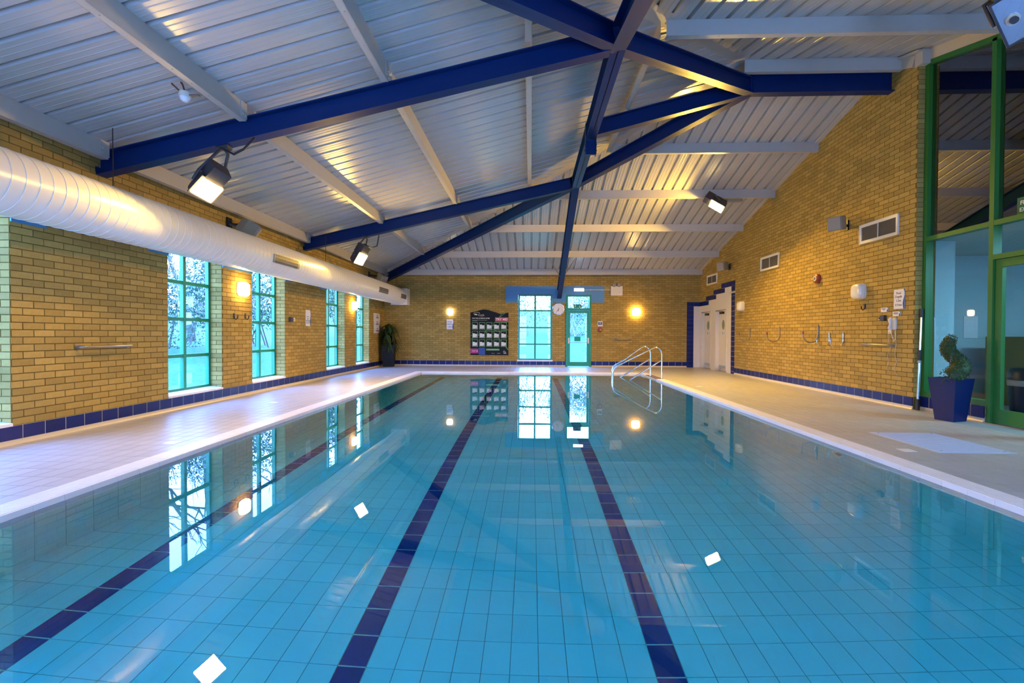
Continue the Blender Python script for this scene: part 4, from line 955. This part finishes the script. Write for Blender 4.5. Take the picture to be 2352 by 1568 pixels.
for r_ in range(3):
    for c_ in range(5):
        x, zt, zb = px(cx_[c_]), pz(rz[r_][0]), pz(rz[r_][1]); zc = zb
        lb = 'white carded packet in its pocket on the black board, %s row, %s' % (RW[r_], CN[c_])
        if proto is None:
            proto = thing('goods_packet', (x, YP, zb), lb, 'packet', 'packets on the display board'); h = zt-zb; w_ = .205
            MB().box(x-w_/2, x+w_/2, YP-.018, YP, zb, zt).build('pocket', 'board_green', proto, 'dull green clear-fronted pocket')
            MB().box(x-w_/2+.014, x+w_/2-.014, YP-.021, YP-.018, zb+.014, zt-.014).build('insert', 'board_black', proto)
            MB().box(x-w_/2+.022, x+w_/2-.024, YP-.024, YP-.021, zb+.03, zt-.085).build('card', 'card_white', proto)
            MB().box(x+.0, x+w_/2-.02, YP-.0255, YP-.024, zt-.105, zt-.05).build('flap', 'board_black', proto)
            MB().box(x+.02, x+w_/2-.03, YP-.0255, YP-.024, zb+.045, zb+.058).build('price_mark', 'sign_grey', proto)
            first = Vector((x, YP, zb))
        else:
            o_ = copy_tree(proto); o_.location = (x, YP, zb); o_['label'] = lb
# ------------------------------------------------------------------ handrails in the far right corner of the pool
def handrail(y, xp, xt, label):
    t = thing('pool_handrail', (xp, y, 0), label, 'handrail')
    path = [(xp, y, -.03), (xp, y, .62), (xp-.02, y, .72), (xp-.09, y, .80), (xp-.18, y, .815), (xp-.27, y, .775), (xt+.30, y, .42), (xt+.12, y, .325), (xt+.03, y, .25), (xt, y, .16), (xt, y, -.06), (xt, y, -.35), (xt, y, -.98)]
    MB().tube(path, .020, 12).build('upper_rail', 'chrome', t)
    MB().tube([(xp, y, .49), (xp-.64, y, .075), (xp-.95, y, -.12), (xt, y, -.30)], .018, 10).build('lower_rail', 'chrome', t)
    MB().tube([(xp, y, -.03), (xp, y, -.018)], .05, 16).build('flange', 'steel', t)
handrail(12.72, 3.40, 2.14, 'polished steel pool handrail in the far right corner, nearer of the pair')
handrail(13.50, 3.30, 2.25, 'polished steel pool handrail in the far right corner, farther of the pair')
# ------------------------------------------------------------------ plants
def leafset(pts, nrm, L, Wd, rng):
    """quads (bent leaf = 2 triangles) at pts facing nrm"""
    mb = MB(); n_ = len(pts)
    for p, nn in zip(pts, nrm):
        a = Vector(rng.normal(size=3)); nn = Vector(nn).normalized(); a = (a-nn*a.dot(nn)).normalized(); b = nn.cross(a); p = Vector(p); l = L*(.6+.8*rng.random()); w_ = Wd*(.6+.8*rng.random())
        mb.add([p-a*l/2, p+b*w_/2+nn*w_*.1, p+a*l/2, p-b*w_/2], [(0, 1, 2), (0, 2, 3)])
    return mb
tp = thing('topiary_plant', (5.66, 6.76, 0), 'clipped spiral box topiary in a tapered dark blue pot by the glazing', 'plant')
def pot(parent, c, rb, rt, h, ang, m_, soil_z):
    c = Vector(c); rc = lambda z, r: [c+Vector((r*math.cos(ang+PI/4+k*PI/2), r*math.sin(ang+PI/4+k*PI/2), z)) for k in range(4)]
    q = math.sqrt(2)
    MB().loft([rc(0, rb*q), rc(h, rt*q), rc(h, (rt-.018)*q), rc(soil_z, (rt-.03)*q)], smooth=False).build('pot', m_, parent)
    MB().add(rc(soil_z, (rt-.025)*q), [(0, 1, 2, 3)]).build('soil', 'soil', parent)
pot(tp, (5.66, 6.76, 0), .115, .170, .575, .28, 'pot_blue', .55)
cpt = Vector((5.66, 6.76, 0)); pts, nn_, path, rad = [], [], [], []
for i in range(90):
    s_ = i/89; ang = -2.3+s_*5.6; r_ = .115*(1-s_)**.8+.01; path.append(cpt+Vector((r_*math.cos(ang), r_*math.sin(ang), .60+.50*s_))); rad.append(.128-.058*s_)
core = MB(); core.tube(path, [r*.86 for r in rad], 10); core.build('foliage_core', 'leaf_box', tp)
for i in range(3600):
    j = RNG.integers(0, 90); d = Vector(RNG.normal(size=3)).normalized(); pts.append(path[j]+d*rad[j]*(.84+.2*RNG.random())); nn_.append(d+Vector(RNG.normal(size=3))*.5)
leafset(pts, nn_, .022, .014, RNG).build('foliage', 'leaf_box', tp, kind='stuff')
MB().tube([(5.66, 6.76, .5), (5.66, 6.76, 1.0)], .014, 8).build('stem', 'bark', tp)
dp = thing('corner_plant', (-4.93, 16.72, 0), 'bushy dark leafed plant in a tall black tapered planter in the far left corner', 'plant')
pot(dp, (-4.93, 16.72, 0), .175, .225, .73, .14, 'pot_black', .68)
mb = MB()
for (dx, dy, hz) in ((0, 0, 1.05), (.08, .05, .8), (-.09, -.04, .9), (.02, -.1, .6), (-.02, .1, .95), (.12, -.06, .75), (-.12, .06, .7)):
    b0 = Vector((-4.93+dx, 16.72+dy, .68)); hz = hz*.95
    mb.tube([b0, b0+Vector((dx*.6, dy*.6, hz*.7))], .014, 6)
mb.build('stems', 'bark', dp)
for k in range(280):          # long arching strap leaves, each a part
    a_ = RNG.random()*2*PI; rr = .18*RNG.random(); h0 = .76+.64*RNG.random(); L = .24+.16*RNG.random(); lift = .5+.45*RNG.random() if h0 > 1.2 else .2+.5*RNG.random()
    o_ = Vector((-4.93+rr*math.cos(a_*3), 16.72+rr*math.sin(a_*3), h0)); d = Vector((math.cos(a_), math.sin(a_), 0)); sd_ = Vector((-d.y, d.x, 0)); V = []
    for i in range(6):
        s_ = i/5; p = o_+d*L*.85*s_+Vector((0, 0, L*(lift*1.4*s_-1.55*s_*s_))); w_ = .034*math.sin(PI*(.12+.86*s_))**.7; V += [p-sd_*w_, p+Vector((0, 0, .006)), p+sd_*w_]
    p_ = V
    for i_, q_ in enumerate(V): q_.x = max(q_.x, XL+.02); q_.y = min(q_.y, YB-.02)
    MB().add(V, [f for i in range(5) for f in ((3*i, 3*i+1, 3*i+4, 3*i+3), (3*i+1, 3*i+2, 3*i+5, 3*i+4))]).build('leaf', 'leaf_dark', dp)
# ------------------------------------------------------------------ glazed screen on the right
gs = thing('glazed_screen', (XG, 5.0, 0), 'green framed full height glazed screen with a glass door at the right edge', 'screen')
def sbox(name, y0, y1, z0, z1, x0=0, x1=.11): MB().box(XG+x0-.06, XG+x1-.06, y0, y1, z0, z1).build(name, 'screen_green', gs)
ztop = lambda y: roof_z(XR, y)-.20
def sloped(name, ya, yb, off, th):
    mb = MB(); bar(mb, (XG-.005, ya, ztop(ya)-off), (XG-.005, yb, ztop(yb)-off), .11, th); mb.build(name, 'screen_green', gs)
MUL = [7.70, 6.62, 5.45, 4.25, 3.0, 1.7]
sbox('stile', 7.665, YC+.01, TZ1+.02, ztop(7.7)+.02)
for y in MUL[1:]: sbox('mullion', y-.032, y+.032, 0, ztop(y))
sloped('head_rail', YC, 1.66, 0, .07)
for a_, b_ in zip(MUL, MUL[1:]):
    sbox('transom', b_+.032, a_-.035, 2.58, 2.645)
sbox('sill_rail', 6.652, 7.665, TZ1+.02, TZ1+.095)
sbox('door_transom', 5.482, 6.588, 2.135, 2.20)
for a_, b_ in zip(MUL[2:], MUL[3:]): sbox('sill_rail', b_+.032, a_-.032, .0, .12)
dl = thing('glass_door', (XG, 6.03, 0), 'green framed glass door with fire exit sign above at the right edge', 'door')
mb = MB(); mb.box(XG-.03, XG+.02, 6.49, 6.585, .01, 2.13).box(XG-.03, XG+.02, 5.49, 5.58, .01, 2.13).box(XG-.03, XG+.02, 5.58, 6.49, .01, .19).box(XG-.03, XG+.02, 5.58, 6.49, 2.03, 2.13); mb.build('door_leaf', 'screen_green', dl)
def pane(y0, y1, zs, par, m_='screen_glass_low'):
    MB().add([(XG+.0, y0, zs[0]), (XG+.0, y1, zs[1]), (XG+.0, y1, zs[2]), (XG+.0, y0, zs[3])], [(0, 1, 2, 3)]).build('pane', m_, par)
pane(5.58, 6.49, (.19, .19, 2.03, 2.03), dl); pane(5.48, 6.59, (2.20, 2.20, 2.58, 2.58), gs); pane(6.65, 7.67, (TZ1+.09, TZ1+.09, 2.58, 2.58), gs)
for a_, b_ in zip(MUL, MUL[1:]): pane(b_+.03, a_-.03, (2.645, 2.645, ztop(a_)-.02, ztop(b_)-.02), gs, 'screen_glass')
for a_, b_ in zip(MUL[2:], MUL[3:]): pane(b_+.03, a_-.03, (.12, .12, 2.58, 2.58), gs)
fe = thing('fire_exit_sign', (XG-.01, 6.0, 2.65), 'green fire exit sign with running man in the pane above the door', 'sign')
MB().box(XG-.012, XG-.004, 5.60, 6.335, 2.65, 2.86).build('plate', 'exit_green', fe)
text('FIRE', .068, frame((XG-.0125, 6.235, 2.79), *RIGHTW), 'print_white', fe, bold=.001); text('EXIT', .068, frame((XG-.0125, 6.235, 2.705), *RIGHTW), 'print_white', fe, bold=.001)
runner(fe, (XG-.0125, 6.06, 2.76), (0, -1, 0), (0, 0, 1), .17)
nt_ = thing('door_sticker', (XG-.004, 5.98, 1.50), 'small white no entry sticker on the glass door', 'sticker'); MB().box(XG-.006, XG-.003, 5.72, 6.20, 1.50, 1.575).build('plate', 'sign_white', nt_); text('NO ENTRY', .05, frame((XG-.0065, 5.98, 1.5375), *RIGHTW), 'bell_red', nt_)
# room behind the screen
rm = struct('wall_lobby'); mb = MB(); mb.box(9.6, 9.8, YF, 9.4, 0, 2.72).box(XG+.30, 9.8, 9.2, 9.4, 0, 2.6).box(XG+.28, 9.8, YF, YF+.2, 0, 3.2).box(XR+.30, XG+.45, 7.76, 9.3, -.2, 2.6); mb.build('plaster', 'room_wall', rm)
mb = MB(); mb.box(XG+.06, 9.8, YF, 9.3, 2.60, 2.66); mb.build('suspended_ceiling', 'room_wall', rm); MB().box(XG+.06, 9.8, YF, 9.3, 2.662, 2.68).box(9.7, 9.8, YF, 9.3, 2.74, 5.7).box(XR+.3, 9.8, 7.85, 7.95, 2.68, 5.7).build('loft_shade', 'dark_void', rm)  # near-black sheets paint the shade of the unlit void above the lobby
t = thing('added_panel_light', (8.0, 5.2, 2.58), 'added cool ceiling panel that brightens the lobby behind the glazing', 'lamp'); MB().box(7.4, 8.4, 4.9, 5.5, 2.588, 2.60).build('tray', 'white_paint', t); MB().box(7.45, 8.35, 4.95, 5.45, 2.583, 2.588).build('diffuser', 'added_panel_glow', t)  # invented panel, added only to brighten the lobby
MB().box(7.85, 9.58, 7.7, 8.7, 0, 1.13).build('reception_counter', 'desk_brown', None, 'brown reception counter behind the glass door', 'counter')
def binn(x, y, label):
    t = thing('litter_bin', (x, y, 0), label, 'bin'); rc = lambda z, r, e=0: [(x+r*math.cos(k*2*PI/20), y+r*math.sin(k*2*PI/20), z) for k in range(20)]
    MB().loft([rc(0, .17), rc(.50, .20)]).build('body', 'bin_black', t); MB().loft([rc(.46, .205), rc(.53, .212), rc(.54, .20)]).build('liner', 'grille_grey', t); MB().loft([rc(.54, .205), rc(.64, .205), rc(.70, .18), rc(.71, .10)]).build('lid', 'bin_black', t)
binn(6.78, 6.88, 'black litter bin with a grey liner standing behind the glazed screen')
t = thing('lobby_notice', (9.58, 8.4, 1.2), 'pale notice sheet on the lobby wall behind the glazing', 'notice'); MB().box(7.9, 8.15, 9.185, 9.198, 1.1, 1.5).build('sheet', 'sign_white', t)
# ------------------------------------------------------------------ outdoors
def gz(x, y):
    d = max(XL-.3-x, y-YB-.3, 0); return -.12+.10*max(0, d-.8)
mb = MB(); xs = np.concatenate([np.linspace(-45, XL-.35, 26)]); ysn = np.linspace(-12, 60, 40)
V = [(x, y, gz(x, y)+.03*math.sin(x*2.1+y)+.02*math.sin(y*3.3)) for x in xs for y in ysn]; ny = len(ysn)
mb.add(V, [(i*ny+j, (i+1)*ny+j, (i+1)*ny+j+1, i*ny+j+1) for i in range(len(xs)-1) for j in range(ny-1)], True)
xs2 = np.linspace(XL-.35, 16, 14); ys2 = np.linspace(YB+.35, 60, 24); ny2 = len(ys2)
V = [(x, y, gz(x, y)+.02*math.sin(x*2.1+y)) for x in xs2 for y in ys2]; mb.add(V, [(i*ny2+j, (i+1)*ny2+j, (i+1)*ny2+j+1, i*ny2+j+1) for i in range(len(xs2)-1) for j in range(ny2-1)], True)
mb.build('lawn', 'lawn', None, 'bright green sloping lawn outside the windows', 'lawn', kind='stuff')
def shrub(x, y, rx, rz, nl, leafm, label, stems='bark', ls=.20, nst=8, cat='bush', name='bush', twig=.55, blossom=0):
    z = gz(x, y); t = thing(name, (x, y, z), label, cat, 'bushes and trees beyond the windows'); pts, nn_ = [], []
    lobes = [(Vector((x+rx*.6*RNG.normal(), y+rx*.6*RNG.normal(), z+rz*(.35+.5*RNG.random()))), rx*(.35+.3*RNG.random())) for _ in range(9)]
    for i in range(nl):
        c, r = lobes[RNG.integers(0, 9)]; d = Vector(RNG.normal(size=3)).normalized(); p = c+d*r*(.7+.4*RNG.random()); p.z = max(p.z, z+.05); p.x = min(p.x, XL-.6) if p.y < YB+.6 else p.x; pts.append(p); nn_.append(d+Vector(RNG.normal(size=3))*.6)
    leafset(pts, nn_, ls, ls*.6, RNG).build('foliage', leafm, t, kind='stuff')
    if blossom:
        pts2, nn2 = [], []
        for i in range(blossom):
            c, r = lobes[RNG.integers(0, 9)]; d = Vector(RNG.normal(size=3)).normalized(); p = c+d*r*(1.0+.15*RNG.random()); p.z = max(p.z, z+.1); pts2.append(p); nn2.append(d)
        leafset(pts2, nn2, ls*.9, ls*.8, RNG).build('blossom', 'blossom', t, kind='stuff')
    mb = MB()
    for i in range(nst):
        a_ = RNG.random()*2*PI; b0 = Vector((x+.2*rx*RNG.normal(), y+.2*rx*RNG.normal(), z-.1)); tip = b0+Vector((math.cos(a_)*rx*twig, math.sin(a_)*rx*twig, rz*(.8+.5*RNG.random()))); mid = (b0+tip)/2+Vector(RNG.normal(size=3))*.15*rx
        mb.tube([b0, mid, tip], [.03*rz/3, .02*rz/3, .008], 5, closed=False)
        for q in range(6):
            s_ = .35+.6*RNG.random(); p = b0.lerp(tip, s_); e = p+Vector(RNG.normal(size=3))*.28*rx*.7+Vector((0, 0, .25*rz*RNG.random())); mb.tube([p, e], [.012*rz/3, .004], 4, closed=False)
    mb.build('branches', stems, t, kind='stuff')
shrub(-13.5, 17.5, 2.6, 4.2, 15000, 'leaf_tree', 'white flowering bush filling the nearest tall left window', blossom=11000, ls=.085)
shrub(-12.5, 22.5, 2.4, 4.0, 7500, 'leaf_tree', 'dense green bush with some white blossom behind the second left window', blossom=1800, ls=.12)
shrub(-11.5, 28.5, 2.6, 4.0, 5000, 'leaf_tree', 'pale green bush behind the farther left windows', blossom=1600, ls=.14)
shrub(-13.0, 11.0, 2.6, 4.5, 5000, 'leaf_tree', 'green bush beyond the window at the left edge of the picture', blossom=1600, ls=.14)
shrub(-16.0, 4.0, 2.6, 4.5, 1600, 'leaf_tree', 'green bush farthest to the left, seen only in reflection', ls=.26)
shrub(-5.0, 32.0, 2.4, 2.6, 3600, 'leaf_scrub', 'bare twiggy scrub at the left behind the far window', 'pale_bark', nst=44, ls=.11)
shrub(-1.2, 31.0, 2.2, 2.5, 3600, 'leaf_scrub', 'pale twiggy scrub straight behind the far window', 'pale_bark', nst=50, ls=.11)
shrub(2.2, 30.5, 2.2, 2.5, 3600, 'leaf_scrub', 'pale leaning stems and scrub behind the exit door', 'pale_bark', nst=60, ls=.11)
shrub(5.8, 31.5, 2.2, 2.5, 3600, 'leaf_scrub', 'pale scrub to the right behind the exit door', 'pale_bark', nst=44, ls=.11)
def bare_tree(x, y, h, label):
    z = gz(x, y); t = thing('bare_tree', (x, y, z), label, 'tree', 'bushes and trees beyond the windows'); mb = MB()
    def grow(p, d, L, r, lv):
        q = p+d*L; mb.tube([p, (p+q)/2+Vector(RNG.normal(size=3))*L*.06, q], [r, r*.85, r*.7], 5 if lv < 3 else 4, closed=False)
        if lv >= 6: return
        for _ in range(2 if lv else 3):
            a_ = Vector(RNG.normal(size=3)); nd = (d+a_*.42).normalized(); nd.z = abs(nd.z)*.8+.1; grow(q, nd.normalized(), L*(.68+.15*RNG.random()), r*.62, lv+1)
    grow(Vector((x, y, z-.1)), Vector((0, 0, 1)), h*.24, h*.018, 0); mb.build('branches', 'bark', t, kind='stuff')
bare_tree(-14.5, 15.0, 9.5, 'tall bare branched tree left of the flowering bush'); bare_tree(-15.0, 21.0, 10, 'tall bare branched tree behind the second left window'); bare_tree(-1.5, 34, 6.5, 'small bare tree rising behind the far window scrub')

# lettering as plain meshes
bpy.context.view_layer.update(); dg = bpy.context.evaluated_depsgraph_get(); done = []
for (t_, nm, mt, par) in TEXTS:
    me = bpy.data.meshes.new_from_object(t_.evaluated_get(dg)); done.append((me, t_.matrix_local.copy(), nm, mt, par))
for (t_, nm, mt, par) in TEXTS: bpy.data.objects.remove(t_)
for me, ml, nm, mt, par in done:
    me.materials.clear(); me.materials.append(M[mt]); o = bpy.data.objects.new(nm, me); COL.objects.link(o); o.parent = par; o.matrix_local = ml
# light reaches the basin through the water surface
for o in COL.objects:
    if o.name == 'pool_water': o.cycles.is_caustics_caster = True
    elif o.parent and o.parent.name == 'pool_basin': o.cycles.is_caustics_receiver = True
